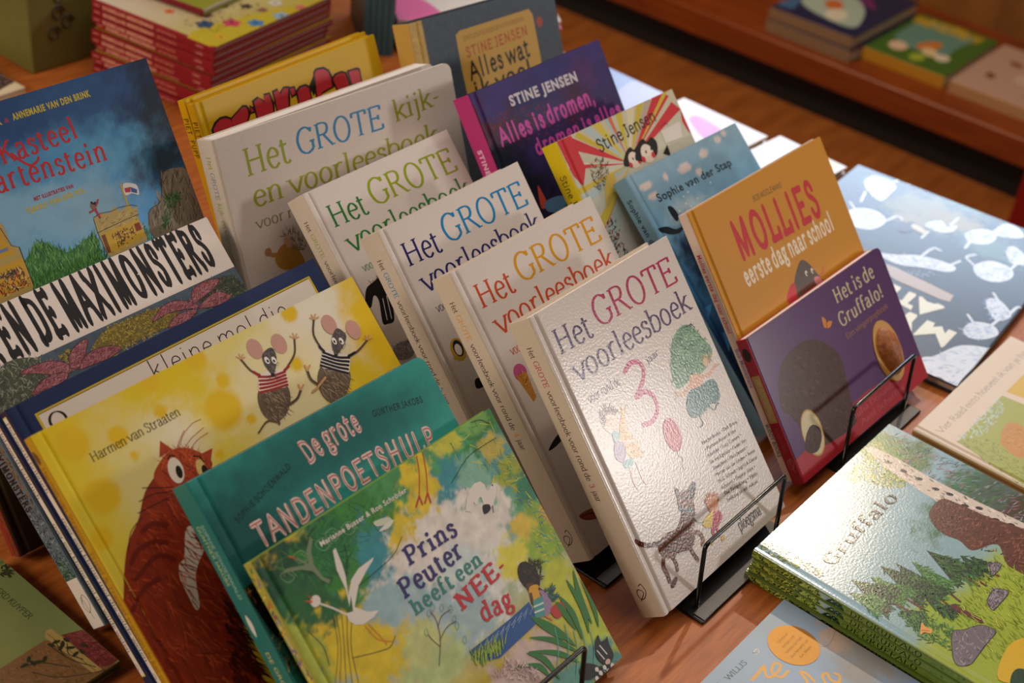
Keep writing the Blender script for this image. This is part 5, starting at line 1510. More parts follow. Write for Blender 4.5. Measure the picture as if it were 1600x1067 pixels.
A['gru'] = dict(f=[
('s',['#8a9a3c','#a8b050','#6a7a2c','#c0c070'],[151.5,282.1,188.6,279.7,226.7,284.3,210.1,257.1,193.9,233.5,181.4,232.7,166.2,246.8,160.7,264.7,147.8,271.7],520,4,1.3,60,90,2),
('s',['#2f5a3a','#4a7a4a','#8a9aa0','#5a6a80','#23402c','#a06a78'],[245.7,291.3,254,278.2,259.6,142.7,202,118.1,172.8,169.6,191.6,225.5],520,9,0.9,-30,30,4),
('p','#c6bab0',[207.6,288.5,215.3,285.4,217.5,259.5,214.9,216.5,217.1,170.3,222.2,120.3,202.6,105.8,192,139.4,185.2,182,189.9,224.6,196,262.4],0),
('s',['#3a3230','#e6dfd8','#8a7e78'],[208.6,287.6,216.6,259,214.9,216.5,219.5,119.2,202,118.1,186.9,182.8,196,262.4],110,5,1.2,80,30,5),
('e','#2a2422',205.3,261.6,2.4,3.6,30),
('e','#2a2422',204.3,244.3,2.4,3.6,30),
('e','#2a2422',205.1,228.1,2.4,3.6,30),
('e','#2a2422',203.3,209.5,2.4,3.6,30),
('e','#2a2422',206.7,196.2,2.4,3.6,30),
('e','#2a2422',202.3,178.1,2.4,3.6,30),
('e','#2a2422',209.2,166.7,2.4,3.6,30),
('e','#2a2422',205.7,148.1,2.4,3.6,30),
('e','#2a2422',209.9,134.4,2.4,3.6,30),
('e','#2a2422',205.1,124.6,2.4,3.6,30),
('p','#5c3426',[167.5,198.7,193.1,199.1,199,188.6,203.4,157.5,211.2,109.3,157.2,86.8,154.3,104,156,115.9,174.3,132.8,148.9,145.6,152.1,159.9,149.5,172.9,152.8,186.2],1),
('s',['#7a4a38','#48281e','#8a5a44','#3a2018'],[167.5,198.7,194.3,193,201.6,156.7,206.9,107.5,161.2,88.4,159.2,118.6,152.2,147.1,150.8,178.7],260,6,1,-10,40,6),
('l','#5a2e1e',2.4,[115.8,133.3,114.3,117.2],0),
('p','#2f5a2a',[118.2,157.9,102.9,126.3,115.4,129.3,127.7,128.2],0),
('s',['#2f5a2a','#47803a','#3a6a30','#5a9044'],[118.2,157.9,102.9,126.3,115.4,129.3,127.7,128.2],130,7,1.5,-80,60,1478),
('l','#5a2e1e',2.4,[129.2,130.2,126.4,116.5],0),
('p','#233f20',[133.5,151.1,117.5,124.7,128.5,126.8,138.9,125.5],0),
('s',['#1c341c','#2f5a2a','#3f6e30','#162816'],[133.5,151.1,117.5,124.7,128.5,126.8,138.9,125.5],130,7,1.5,-80,60,1500),
('l','#5a2e1e',2.4,[112.2,142.9,109.2,121.1],0),
('p','#233f20',[116.7,176.4,91.8,133.4,111.4,137.4,130.7,136],0),
('s',['#1c341c','#2f5a2a','#3f6e30','#162816'],[116.7,176.4,91.8,133.4,111.4,137.4,130.7,136],130,7,1.5,-80,60,1448),
('l','#5a2e1e',2.4,[83.9,146.4,78.3,125.2],0),
('p','#2f5a2a',[92.6,179.1,66.6,138.2,82.5,141.1,97.1,138.6],0),
('s',['#2f5a2a','#47803a','#3a6a30','#5a9044'],[92.6,179.1,66.6,138.2,82.5,141.1,97.1,138.6],130,7,1.5,-80,60,1425),
('l','#5a2e1e',2.4,[64.3,157.6,63.1,131.5],0),
('p','#233f20',[66.3,197.7,43.8,145.7,64,151,84.4,149.8],0),
('s',['#1c341c','#2f5a2a','#3f6e30','#162816'],[66.3,197.7,43.8,145.7,64,151,84.4,149.8],130,7,1.5,-80,60,1375),
('l','#5a2e1e',2.4,[70.1,146,63.6,118.4],0),
('p','#233f20',[80.1,188.9,51.1,135.2,68.5,139,84.5,135.9],0),
('s',['#1c341c','#2f5a2a','#3f6e30','#162816'],[80.1,188.9,51.1,135.2,68.5,139,84.5,135.9],130,7,1.5,-80,60,1400),
('l','#5a2e1e',2.4,[46,166.3,45.7,146.3],0),
('p','#2f5a2a',[46.5,196.9,29.4,156.8,45.9,161.3,62.7,160.8],0),
('s',['#2f5a2a','#47803a','#3a6a30','#5a9044'],[46.5,196.9,29.4,156.8,45.9,161.3,62.7,160.8],130,7,1.5,-80,60,1360),
('l','#5a2e1e',2.4,[32.6,174.4,33.8,152.7],0),
('p','#233f20',[30.9,207.7,12,163,32.9,169,54.7,169.6],0),
('s',['#1c341c','#2f5a2a','#3f6e30','#162816'],[30.9,207.7,12,163,32.9,169,54.7,169.6],130,7,1.5,-80,60,1330),
('l','#5a2e1e',2.4,[18.9,179.7,21.3,164.8],0),
('p','#2f5a2a',[15.3,202.3,8.6,171.8,19.5,176,31.2,176.4],0),
('s',['#2f5a2a','#47803a','#3a6a30','#5a9044'],[15.3,202.3,8.6,171.8,19.5,176,31.2,176.4],130,7,1.5,-80,60,1325),
('l','#5a2e1e',2.4,[30.4,143.6,32.2,133.6],0),
('p','#233f20',[27.6,158.8,18.2,137.4,30.8,141.1,44.1,142.3],0),
('s',['#1c341c','#2f5a2a','#3f6e30','#162816'],[27.6,158.8,18.2,137.4,30.8,141.1,44.1,142.3],130,7,1.5,-80,60,1405),
('l','#5a2e1e',2.4,[60.4,127.8,63.6,118.4],0),
('p','#233f20',[55.6,142,51.9,121.9,61.2,125.4,71.5,126.6],0),
('s',['#1c341c','#2f5a2a','#3f6e30','#162816'],[55.6,142,51.9,121.9,61.2,125.4,71.5,126.6],130,7,1.5,-80,60,1455),
('l','#5a2e1e',2.4,[136.3,125.9,134.7,114],0),
('p','#233f20',[138.6,144,124.9,120.7,135.9,122.9,146.6,122.1],0),
('s',['#1c341c','#2f5a2a','#3f6e30','#162816'],[138.6,144,124.9,120.7,135.9,122.9,146.6,122.1],130,7,1.5,-80,60,1515),
('l','#5a2a22',6,[68.2,126.6,69.8,101.9],0),
('s',['#3a6a30','#2f5a2a','#5a8a3c'],[22,159,42.8,138.7,42.3,108.3,21.6,98.6,10.9,129.1],200,5,1.2,70,70,7),
('s',['#a8b440','#7a9024','#b8c050','#6a8020'],[76.7,121.4,158.7,124.7,153.2,85.1,63.4,47.5,25.4,65.5,45.8,110],420,7,0.8,60,30,8),
('p','#6a626a',[29.6,110.7,41,113.7,49,107.9,63.9,100.4,68.4,92.9,66.9,86.3,46.1,86.4,30.2,86.2,15.9,86.6,8.1,92.3,10.8,99.4],1),
('s',['#857c84','#4f484f','#9a929a'],[29.6,110.7,41,113.7,49,107.9,63.9,100.4,68.4,92.9,66.9,86.3,46.1,86.4,30.2,86.2,15.9,86.6,8.1,92.3,10.8,99.4],70,5,0.9,40,60,9),
('l','#231c20',0.6,[29.6,110.7,41,113.7,49,107.9,63.9,100.4,68.4,92.9,66.9,86.3,46.1,86.4,30.2,86.2,15.9,86.6,8.1,92.3,10.8,99.4,29.6,110.7],1),
('p','#6a626a',[97.7,108.5,114.1,109.8,120.9,104.2,121.4,98.3,101.7,98.2,89.1,99.8],1),
('s',['#857c84','#4f484f','#9a929a'],[97.7,108.5,114.1,109.8,120.9,104.2,121.4,98.3,101.7,98.2,89.1,99.8],70,5,0.9,40,60,9),
('l','#231c20',0.6,[97.7,108.5,114.1,109.8,120.9,104.2,121.4,98.3,101.7,98.2,89.1,99.8,97.7,108.5],1),
('p','#6a626a',[141.2,125.6,149.7,123.1,149.2,117.9,136.1,117.1,130.7,119],1),
('s',['#857c84','#4f484f','#9a929a'],[141.2,125.6,149.7,123.1,149.2,117.9,136.1,117.1,130.7,119],70,5,0.9,40,60,9),
('l','#231c20',0.6,[141.2,125.6,149.7,123.1,149.2,117.9,136.1,117.1,130.7,119,141.2,125.6],1),
('p','#d8924a',[29.5,138.3,27.1,133.4,28.4,128.1,23.4,126.8,20.7,131.5,16.2,132.9],1),
('l','#3a2418',0.6,[21.1,134.1,25.4,129],0),
('s',['#6a7a2c','#8a9a3c','#3a4a1c','#a0a84a'],[7.7,289.8,20.7,284.2,21,228.1,12.5,226.5,2.7,276.6],200,4,1.2,20,70,10),
('p','#c8a428',[59.1,71.7,80.6,60.6,42.6,38.8,17.3,62],1),
('p','#24402a',[30,56.1,40.8,55.1,43.4,47.7,26.5,40.5,16.6,50.3],1),
('t','Gruffalo','serifb','#1d1512',12.1,[32.1,231.7,44.1,228,89.7,229.9,163.8,229.2]),
], s=[
('p','#9ab2ba',[0,0,290,0,290,8.8,0,8.8],0),
('p','#62782c',[0,0,74,0,66,8.8,0,8.8],0),
('s',['#a8b848','#4a5c22','#8a9a38','#26341a','#b8c45a'],[0,0,72,0,64,8.8,0,8.8],280,5,1.1,20,70,3),
('s',['#1f3a1c','#2f5a28','#16281a'],[76,0,100,0,94,8.8,82,8.8],100,6,1.2,-150,30,4),
('p','#6c8436',[96,0,262,0,290,8.8,90,8.8],0),
('s',['#5c762c','#7c963c','#667f32'],[96,0,290,0,290,8.8,90,8.8],120,4,1.2,10,60,5),
('t','DE GRUFFALO','serifb','#0c0a06',5.2,[100,1.9,168,1.9]),
], c={'g': ['#8a9a2c','#8aa43a','#7fa0a8','#86a8b8','#90b0bc'],'b': [(207,186,70,20,0,'#3f6a4a',0.8,0.5),(223,248,40,18,0,'#58784a',0.8,0.5),(237,133,40,30,0,'#4a3a28',0.8,0.5),(254,167,60,16,0,'#4a5a4a',0.8,0.5),(221,276,25,25,0,'#6a8a4a',0.6,0.6),(52,89,80,50,0,'#8fa02e',0.5,0.2),(55,127,30,30,0,'#88a02e',0.5,0.3),(132,94,50,40,0,'#93a632',0.5,0.2)],'n': (0.06,12)})
A['gru2'] = dict(f=[
], s=[
('p','#9ab2ba',[0,0,290,0,290,8.8,0,8.8],0),
('p','#62782c',[0,0,74,0,66,8.8,0,8.8],0),
('s',['#a8b848','#4a5c22','#8a9a38','#26341a','#b8c45a'],[0,0,72,0,64,8.8,0,8.8],280,5,1.1,20,70,3),
('s',['#1f3a1c','#2f5a28','#16281a'],[76,0,100,0,94,8.8,82,8.8],100,6,1.2,-150,30,4),
('p','#6c8436',[96,0,262,0,290,8.8,90,8.8],0),
('s',['#5c762c','#7c963c','#667f32'],[96,0,290,0,290,8.8,90,8.8],120,4,1.2,10,60,5),
('t','DE GRUFFALO','serifb','#0c0a06',5.2,[100,1.9,168,1.9]),
], c=None)
A['gru3'] = dict(f=[
], s=[
('p','#9ab2ba',[0,0,290,0,290,8.8,0,8.8],0),
('p','#62782c',[0,0,74,0,66,8.8,0,8.8],0),
('s',['#a8b848','#4a5c22','#8a9a38','#26341a','#b8c45a'],[0,0,72,0,64,8.8,0,8.8],280,5,1.1,20,70,3),
('s',['#1f3a1c','#2f5a28','#16281a'],[76,0,100,0,94,8.8,82,8.8],100,6,1.2,-150,30,4),
('p','#6c8436',[96,0,262,0,290,8.8,90,8.8],0),
('s',['#5c762c','#7c963c','#667f32'],[96,0,290,0,290,8.8,90,8.8],120,4,1.2,10,60,5),
('t','DE GRUFFALO','serifb','#0c0a06',5.2,[100,1.9,168,1.9]),
], c=None)
A['gru4'] = dict(f=[
], s=[
('p','#9ab2ba',[0,0,290,0,290,8.8,0,8.8],0),
('p','#62782c',[0,0,74,0,66,8.8,0,8.8],0),
('s',['#a8b848','#4a5c22','#8a9a38','#26341a','#b8c45a'],[0,0,72,0,64,8.8,0,8.8],280,5,1.1,20,70,3),
('s',['#1f3a1c','#2f5a28','#16281a'],[76,0,100,0,94,8.8,82,8.8],100,6,1.2,-150,30,4),
('p','#6c8436',[96,0,262,0,290,8.8,90,8.8],0),
('s',['#5c762c','#7c963c','#667f32'],[96,0,290,0,290,8.8,90,8.8],120,4,1.2,10,60,5),
('t','DE GRUFFALO','serifb','#0c0a06',5.2,[100,1.9,168,1.9]),
], c=None)
A['rad'] = dict(f=[
('t','Vier Raad eens hoeveel ik van je hou','type','#7a7270',7.5,[14.6,245.1,239.1,241.1]),
('p','#9aa04a',[15.1,227.7,69.8,227.5,130.1,227.8,135.3,189.8,0.2,133.4],0),
('s',['#a8c0c8','#c8d4d0','#8aa0a0','#b0c0a0'],[15.1,227.7,122.3,228.8,107.8,214.9,48.9,210.7],160,6,1,40,60,2),
('s',['#7a8a3c','#a8a850','#8a8a3a','#6a7a34'],[15.1,227.7,46.3,205.9,29.5,145.6,-4.8,138.1],260,5,1,60,60,3),
('p','#c9a640',[140.3,227.7,205.7,226.9,204.8,203.7,144.5,208.6],0),
('p','#b9823f',[50.6,194.9,76.3,202.6,91.4,200.4,91.4,185.9,47.4,167.1,39.6,174.4,44,187],1),
('s',['#c8984f','#9a6a2f'],[51.7,193.9,80.6,203,89.2,185,49.4,168],90,4,0.9,-60,40,4),
], s=[
('p','#b99a5c',[0,0,400,0,400,2.2,0,2.2],0),
('p','#b99a5c',[0,5.4,400,5.4,400,7.6,0,7.6],0),
], c=None)
A['atl'] = dict(f=[
('p','#d2dcea',[272.6,42.9,272.4,17.4,258.4,10.3,236.4,17.7,232.9,43.8,234.6,74.7,256.2,63.1],1),
('s',['#b8c8e0','#6f8cba','#e2e8f0','#86a4d0'],[272.6,42.9,272.4,17.4,258.4,10.3,236.4,17.7,232.9,43.8,234.6,74.7,256.2,63.1],90,8,1.1,30,60,1350),
('p','#d2dcea',[255.3,133.9,246.4,113,227.1,104.9,207.4,119.3,211,152.4,227.8,165,240.8,160.2],1),
('s',['#b8c8e0','#6f8cba','#e2e8f0','#86a4d0'],[255.3,133.9,246.4,113,227.1,104.9,207.4,119.3,211,152.4,227.8,165,240.8,160.2],90,8,1.1,30,60,1325),
('p','#d2dcea',[166.3,88.8,153.7,64.4,141,74.3,133.3,59.7,131.5,80.5,146,95.3],1),
('s',['#b8c8e0','#6f8cba','#e2e8f0','#86a4d0'],[166.3,88.8,153.7,64.4,141,74.3,133.3,59.7,131.5,80.5,146,95.3],90,8,1.1,30,60,1445),
('p','#d2dcea',[117,72.5,107.3,46.8,90.8,39.2,81.3,56.3,86.8,79.5,104.8,89],1),
('s',['#b8c8e0','#6f8cba','#e2e8f0','#86a4d0'],[117,72.5,107.3,46.8,90.8,39.2,81.3,56.3,86.8,79.5,104.8,89],90,8,1.1,30,60,1508),
('p','#d2dcea',[90.3,45.4,86.3,7.2,69.8,4.2,55.4,21.2,67.1,37.5],1),
('s',['#b8c8e0','#6f8cba','#e2e8f0','#86a4d0'],[90.3,45.4,86.3,7.2,69.8,4.2,55.4,21.2,67.1,37.5],90,8,1.1,30,60,1550),
('p','#d2dcea',[79.3,142.1,65.8,114.1,40.7,114.1,32.9,136.9,45,161,66.3,163.9],1),
('s',['#b8c8e0','#6f8cba','#e2e8f0','#86a4d0'],[79.3,142.1,65.8,114.1,40.7,114.1,32.9,136.9,45,161,66.3,163.9],90,8,1.1,30,60,1522),
('p','#d2dcea',[59.3,80,58.5,57.5,40,67,32.5,89.2,43.8,100.4],1),
('s',['#b8c8e0','#6f8cba','#e2e8f0','#86a4d0'],[59.3,80,58.5,57.5,40,67,32.5,89.2,43.8,100.4],90,8,1.1,30,60,1572),
('p','#d2dcea',[183.9,205.1,163.8,191.3,138.2,169.8,98.9,161.7,96.9,180.2,127.5,196.4,155.2,211.8],1),
('s',['#b8c8e0','#6f8cba','#e2e8f0','#86a4d0'],[183.9,205.1,163.8,191.3,138.2,169.8,98.9,161.7,96.9,180.2,127.5,196.4,155.2,211.8],90,8,1.1,30,60,1370),
('p','#d2dcea',[37.2,292.8,34.4,268.5,14.5,258.2,2.1,271.2,9.9,292.8,25.1,304.1],1),
('s',['#b8c8e0','#6f8cba','#e2e8f0','#86a4d0'],[37.2,292.8,34.4,268.5,14.5,258.2,2.1,271.2,9.9,292.8,25.1,304.1],90,8,1.1,30,60,1505),
('p','#d2dcea',[39.1,211.7,28.2,197.2,5.5,216.5,6.6,236,18.1,243.6],1),
('s',['#b8c8e0','#6f8cba','#e2e8f0','#86a4d0'],[39.1,211.7,28.2,197.2,5.5,216.5,6.6,236,18.1,243.6],90,8,1.1,30,60,1540),
('p','#d2dcea',[52,384.4,42.8,369,28,327.6,0.1,309.4,-1.1,333.7,2.2,386,3.4,412.4,21.5,404.2,37.4,411.4],1),
('s',['#b8c8e0','#6f8cba','#e2e8f0','#86a4d0'],[52,384.4,42.8,369,28,327.6,0.1,309.4,-1.1,333.7,2.2,386,3.4,412.4,21.5,404.2,37.4,411.4],90,8,1.1,30,60,1440),
('l','#d2dcea',3.6,[243.4,12.4,235.9,-8.1,224.8,0.6],1),
('l','#d2dcea',3.6,[260.1,67.1,253.6,96.7],1),
('l','#d2dcea',3.6,[207.4,119.3,201.4,97.1,192.3,101.6],1),
('l','#d2dcea',3.6,[252.7,119.4,263.6,109.4],1),
('l','#d2dcea',3.6,[139.7,66.2,138.9,37.8],1),
('l','#d2dcea',3.6,[155.5,104.8,155.4,126.9],1),
('l','#d2dcea',3.6,[87.1,42.2,86.4,11.9],1),
('l','#d2dcea',3.6,[104.8,89,103.3,109.2],1),
('l','#d2dcea',3.6,[40.7,114.1,38.4,86.7,32.7,93.6],1),
('l','#d2dcea',3.6,[79.3,142.1,94,129.7,87.6,114.8],1),
('l','#d2dcea',3.6,[138.2,169.8,134.4,140.5,124.6,139.2],1),
('l','#d2dcea',3.6,[102.5,165.4,96.7,145],1),
('l','#d2dcea',3.6,[27.2,200,38,187.6],1),
('l','#d2dcea',3.6,[6.7,217.6,4.3,196.6,-3.6,196.5],1),
('l','#d2dcea',3.6,[0.1,309.4,-3.9,296.9],1),
('l','#d2dcea',3.6,[34.4,268.5,44.5,258.2],1),
('l','#d2dcea',3.6,[14.5,258.2,12.3,237.9],1),
('p','#b4a49c',[166,222.6,151.6,220.4,73,229.7,71.2,247,81.6,249.6,139.7,248.8,154.5,243.6],0),
('s',['#7f9cc4','#b0c4e0'],[136.6,219.7,120.3,193.3,105.5,198.9,118.2,219.5],50,5,1,60,60,3),
('p','#dfe0cf',[104.2,263.6,101.3,260.8,92.8,266.7,83.8,264.9,80.5,260.8,73,261.4,71,265,88.4,300.5],0),
('p','#dfe0cf',[117.6,261.6,109.5,260.2,107.4,263.9,108.7,287.9,101.8,288.2,99.9,298.8,122.9,294.8,125,288.4,116.4,287],0),
('p','#dfe0cf',[145.8,259.7,129.1,259.3,127.4,264.9,128.5,284.6,141.1,287],0),
('p','#dfe0cf',[99.8,303.6,90.3,303.2,88.7,308.5,89.1,322.4,80.9,343.8,81.8,346,88.8,344.8,100.8,341.8,108.1,327.3,102.1,324.3],0),
('p','#dfe0cf',[78.1,346.4,76.9,305.2,67.7,304.3,66.3,313.8,58.6,304.9,50.4,316.9,50.3,304.9,40.4,304.6,41.5,346,43.9,347.1,58.9,325.2,76.7,347],0),
('p','#3a3040',[188.1,124.6,181.5,95.2,170.6,106.8,177.9,132.1],1),
('p','#c8bfa4',[177,99.7,156.7,106.1,156.7,115,175,111.2],1),
], s=[
], c={'g': ['#2c3340','#343c4a','#3c4654'],'b': [(176,53,60,40,0,'#7a7a58',0.8,0.6),(131,-18,50,30,0,'#5f7a6a',0.8,0.6),(70,80,50,30,0,'#4f6a6a',0.8,0.5),(249,31,30,30,0,'#46585c',0.8,0.5),(141,51,40,20,0,'#8a7a4a',0.6,0.5),(179,90,25,16,0,'#8a8058',0.6,0.5),(92,-34,30,20,0,'#6a7a5a',0.7,0.5)],'n': (0.1,20)})
A['wil'] = dict(f=[
('l','#8a7a68',0.5,[207.5,221.2,211.9,214.8,222.6,214.5,235.1,217.7,243.5,214.7],1),
('t','WILLIS','serif','#2c2c34',5,[118.2,254.3,146.6,253.3]),
('t','JEANNE','serif','#2c2c34',5.6,[73.8,255.4,110.4,254.3]),
('l','#d9a030',2.6,[133.7,240.8,145.2,241,154.4,241.6],1),
('l','#d9a030',2.4,[153.2,240.9,145.5,233,154.6,229.8,164.7,231.5,163.2,236.9,153.1,233.2,153.7,224.8,164.5,223.8],1),
('e','#d9a030',139.6,240.7,1.6,1.6,0),
('e','#d9a030',149.8,241.3,2,2,0),
('l','#d9a030',2.6,[170.4,216,167.4,209.3,162.4,202.7],1),
('l','#d9a030',2.6,[171.8,215.6,172.7,209.9,170.4,202.4],1),
('l','#d9a030',2.4,[175.1,194,180.5,200.2,185.8,198.8,181.9,192.9,184.2,186.8,191.2,189.5,190.6,194.1],1),
('l','#e8dcc8',0.5,[161.7,256.3,165.8,256.3,164.9,253.1,160.4,253.6,161.7,256.3],1),
('l','#5a4a3c',0.5,[159.6,256.3,162.4,253.5],1),
], s=[
], c={'g': ['#6f8cb4','#7c9ac0','#8ea4b8'],'b': [(245,208,35,22,0,'#b8a08a',0.5,0.5),(249,179,55,30,0,'#8a8a88',1,0.4),(255,220,24,20,0,'#b09a86',0.4,0.5)],'n': (0.05,20)})
A['sjo'] = dict(f=[
('t','SJOERD KUYPER','serif','#1d2414',5.5,[18.5,194.8,75.3,196.1]),
('p','#7a5a38',[103.1,150.9,102.1,192.2,124.8,205.7,164.9,218.1,166.8,192.5,119.2,140.1],0),
('s',['#8a6a44','#5f4428'],[105.8,149.1,104.3,190.6,124.8,205.7,163.2,216.3,165.3,193.7,114.9,143],160,4,1,30,60,2),
('p','#6f2c30',[106.6,204.5,113.3,219.1,127,222.4,158.3,220.7,158.8,211.8,152.3,203.4,125.9,204.9],0),
('s',['#8f4a44','#4f1c24','#7f3a30'],[107.3,205.2,113.8,218.7,157.6,220,152.9,205.9],120,4,1,30,60,3),
('p','#a8925a',[94.4,198.8,95.5,202.9,157.8,205.3,156.2,198.1,99.9,193.8],0),
('l','#5a4420',0.5,[97.9,197.5,155.4,201.1],0),
('l','#28281a',0.8,[122.6,166.1,140.3,176.7,156.5,200.3,163.2,216.3],1),
('l','#28281a',0.8,[111.1,191.7,132.2,194.3,152.3,203.4],1),
('l','#28281a',0.8,[113.8,166.4,121.8,178.2,138.6,189.6],1),
('l','#28281a',0.8,[107.3,197.4,126.1,192.8],1),
('l','#28281a',0.8,[116.9,202.4,127.2,196.7,139.1,201.2],1),
('e','#2c301c',110.1,171.9,3.4,1.6,135),
('e','#2c301c',113.2,165.7,3.4,1.6,86),
('e','#2c301c',115.7,172,3.4,1.6,4),
('e','#2c301c',110,192.5,3.4,1.6,20),
('e','#2c301c',110,197.3,3.4,1.6,76),
('e','#2c301c',115.1,199.6,3.4,1.6,146),
('e','#2c301c',113.8,204.1,3.4,1.6,8),
('e','#2c301c',122.5,201.4,3.4,1.6,50),
('e','#2c301c',131.9,205.3,3.4,1.6,176),
('e','#2c301c',127.9,210.7,3.4,1.6,24),
('e','#2c301c',117.4,175.5,3.4,1.6,60),
('e','#2c301c',118.6,180.5,3.4,1.6,130),
('e','#2c301c',117.3,196.2,3.4,1.6,125),
('e','#2c301c',130.7,200.2,3.4,1.6,106),
('s',['#2a3018','#3a4020'],[6.3,216.3,12.5,220.6,23.2,214.5,18.8,207.8],30,5,1.4,60,80,4),
], s=[
], c={'g': ['#6f7040','#7d7a48','#80864e','#758452'],'b': [],'n': (0.08,16)})
A['red'] = dict(f=[
('p','#b8a628',[1.4,6.2,16.6,52.6,140.6,26.6,243.1,-15.3,215,-25.8],1),
('e','#c03a5a',81.4,32.1,6,5,688),
('e','#c03a5a',80.9,40.6,6,5,760),
('e','#c03a5a',72.7,42.7,6,5,832),
('e','#c03a5a',68.2,35.5,6,5,904),
('e','#c03a5a',73.6,29,6,5,976),
('e','#2a2420',75.4,36,2.4,2.4,0),
('e','#3f7ab0',98.6,7.1,5.5,4.6,630),
('e','#3f7ab0',104.8,11.7,5.5,4.6,702),
('e','#3f7ab0',102.4,19,5.5,4.6,774),
('e','#3f7ab0',94.7,19,5.5,4.6,846),
('e','#3f7ab0',92.3,11.6,5.5,4.6,918),
('e','#2a2420',98.6,13.7,2.2,2.2,0),
('e','#2c4a6a',52.9,53.8,6,5,688),
('e','#2c4a6a',52.4,62.2,6,5,760),
('e','#2c4a6a',44.2,64.3,6,5,832),
('e','#2c4a6a',39.7,57.2,6,5,904),
('e','#2c4a6a',45,50.7,6,5,976),
('e','#2a2420',46.8,57.6,2.4,2.4,0),
('e','#6a3a4a',65.1,78.4,4.5,3.8,516),
('e','#6a3a4a',66.4,72.1,4.5,3.8,588),
('e','#6a3a4a',72.7,71.4,4.5,3.8,660),
('e','#6a3a4a',75.3,77.2,4.5,3.8,732),
('e','#6a3a4a',70.6,81.5,4.5,3.8,804),
('e','#2a2420',70,76.1,1.8,1.8,0),
('e','#c8703a',48,120.6,3.5,2.9,401),
('e','#c8703a',43.1,121.7,3.5,2.9,473),
('e','#c8703a',40.6,117.5,3.5,2.9,545),
('e','#c8703a',43.8,113.8,3.5,2.9,617),
('e','#c8703a',48.4,115.7,3.5,2.9,689),
('e','#2a2420',44.8,117.9,1.4,1.4,0),
('e','#c8a02a',26.2,18.3,4.5,3.8,516),
('e','#c8a02a',27.4,12.1,4.5,3.8,588),
('e','#c8a02a',33.8,11.4,4.5,3.8,660),
('e','#c8a02a',36.4,17.2,4.5,3.8,732),
('e','#c8a02a',31.7,21.4,4.5,3.8,804),
('e','#2a2420',31.1,16.1,1.8,1.8,0),
('e','#8aa8b8',147.5,1.1,6,5,688),
('e','#8aa8b8',147,9.5,6,5,760),
('e','#8aa8b8',138.8,11.6,6,5,832),
('e','#8aa8b8',134.3,4.5,6,5,904),
('e','#8aa8b8',139.7,-2,6,5,976),
('e','#2a2420',141.5,4.9,2.4,2.4,0),
('e','#c86a6a',182,9.6,4,3.4,458),
('e','#c86a6a',177.9,5.6,4,3.4,530),
('e','#c86a6a',180.4,0.6,4,3.4,602),
('e','#c86a6a',186,1.4,4,3.4,674),
('e','#c86a6a',187,7,4,3.4,746),
('e','#2a2420',182.7,4.8,1.6,1.6,0),
('e','#c8c0b4',164.1,35.7,5,4.2,573),
('e','#c8c0b4',170.7,33.2,5,4.2,645),
('e','#c8c0b4',175.1,38.7,5,4.2,717),
('e','#c8c0b4',171.3,44.6,5,4.2,789),
('e','#c8c0b4',164.5,42.8,5,4.2,861),
('e','#2a2420',169.1,39,2,2,0),
('e','#3a5a7a',70.2,106.6,4,3.4,458),
('e','#3a5a7a',66.2,102.7,4,3.4,530),
('e','#3a5a7a',68.7,97.6,4,3.4,602),
('e','#3a5a7a',74.3,98.5,4,3.4,674),
('e','#3a5a7a',75.2,104,4,3.4,746),
('e','#2a2420',70.9,101.9,1.6,1.6,0),
('e','#4a3a34',131.3,63.7,4,3.4,458),
('e','#4a3a34',127.3,59.7,4,3.4,530),
('e','#4a3a34',129.8,54.7,4,3.4,602),
('e','#4a3a34',135.4,55.5,4,3.4,674),
('e','#4a3a34',136.3,61,4,3.4,746),
('e','#2a2420',132,58.9,1.6,1.6,0),
('e','#3a4a3a',113.5,78.7,3,2.5,344),
('e','#3a4a3a',112.1,82.7,3,2.5,416),
('e','#3a4a3a',107.8,82.6,3,2.5,488),
('e','#3a4a3a',106.6,78.5,3,2.5,560),
('e','#3a4a3a',110.1,76.1,3,2.5,632),
('e','#2a2420',110,79.7,1.2,1.2,0),
('e','#8a5a4a',140.9,38.2,3.5,2.9,401),
('e','#8a5a4a',136,39.3,3.5,2.9,473),
('e','#8a5a4a',133.5,35.1,3.5,2.9,545),
('e','#8a5a4a',136.8,31.3,3.5,2.9,617),
('e','#8a5a4a',141.3,33.3,3.5,2.9,689),
('e','#2a2420',137.7,35.4,1.4,1.4,0),
('s',['#3a2a24','#8a5a3a','#2a3a2a','#c07a4a'],[22.9,75,85.1,103.3,158.5,64.3,154.2,37.9,26.8,28.7],180,5,0.9,40,80,3),
], s=[
('t','BOEMELAAR MEERDERMAN','sansx','#e0a48a',5.2,[20,2.4,110,2.4]),
('t','gaf een baantje','hand','#d08a74',4,[116,2.6,150,2.6]),
('t','LANG','sans','#e0b49a',3.2,[184,2.8,196,2.8]),
('l','#d88a78',1.5,[4,5,13,5],0),
], c={'g': ['#b0a02a','#c0b08a','#c8b8a4'],'b': [],'n': (0.06,10),'r': [(0,0,7,400,'#8c1c26')]})
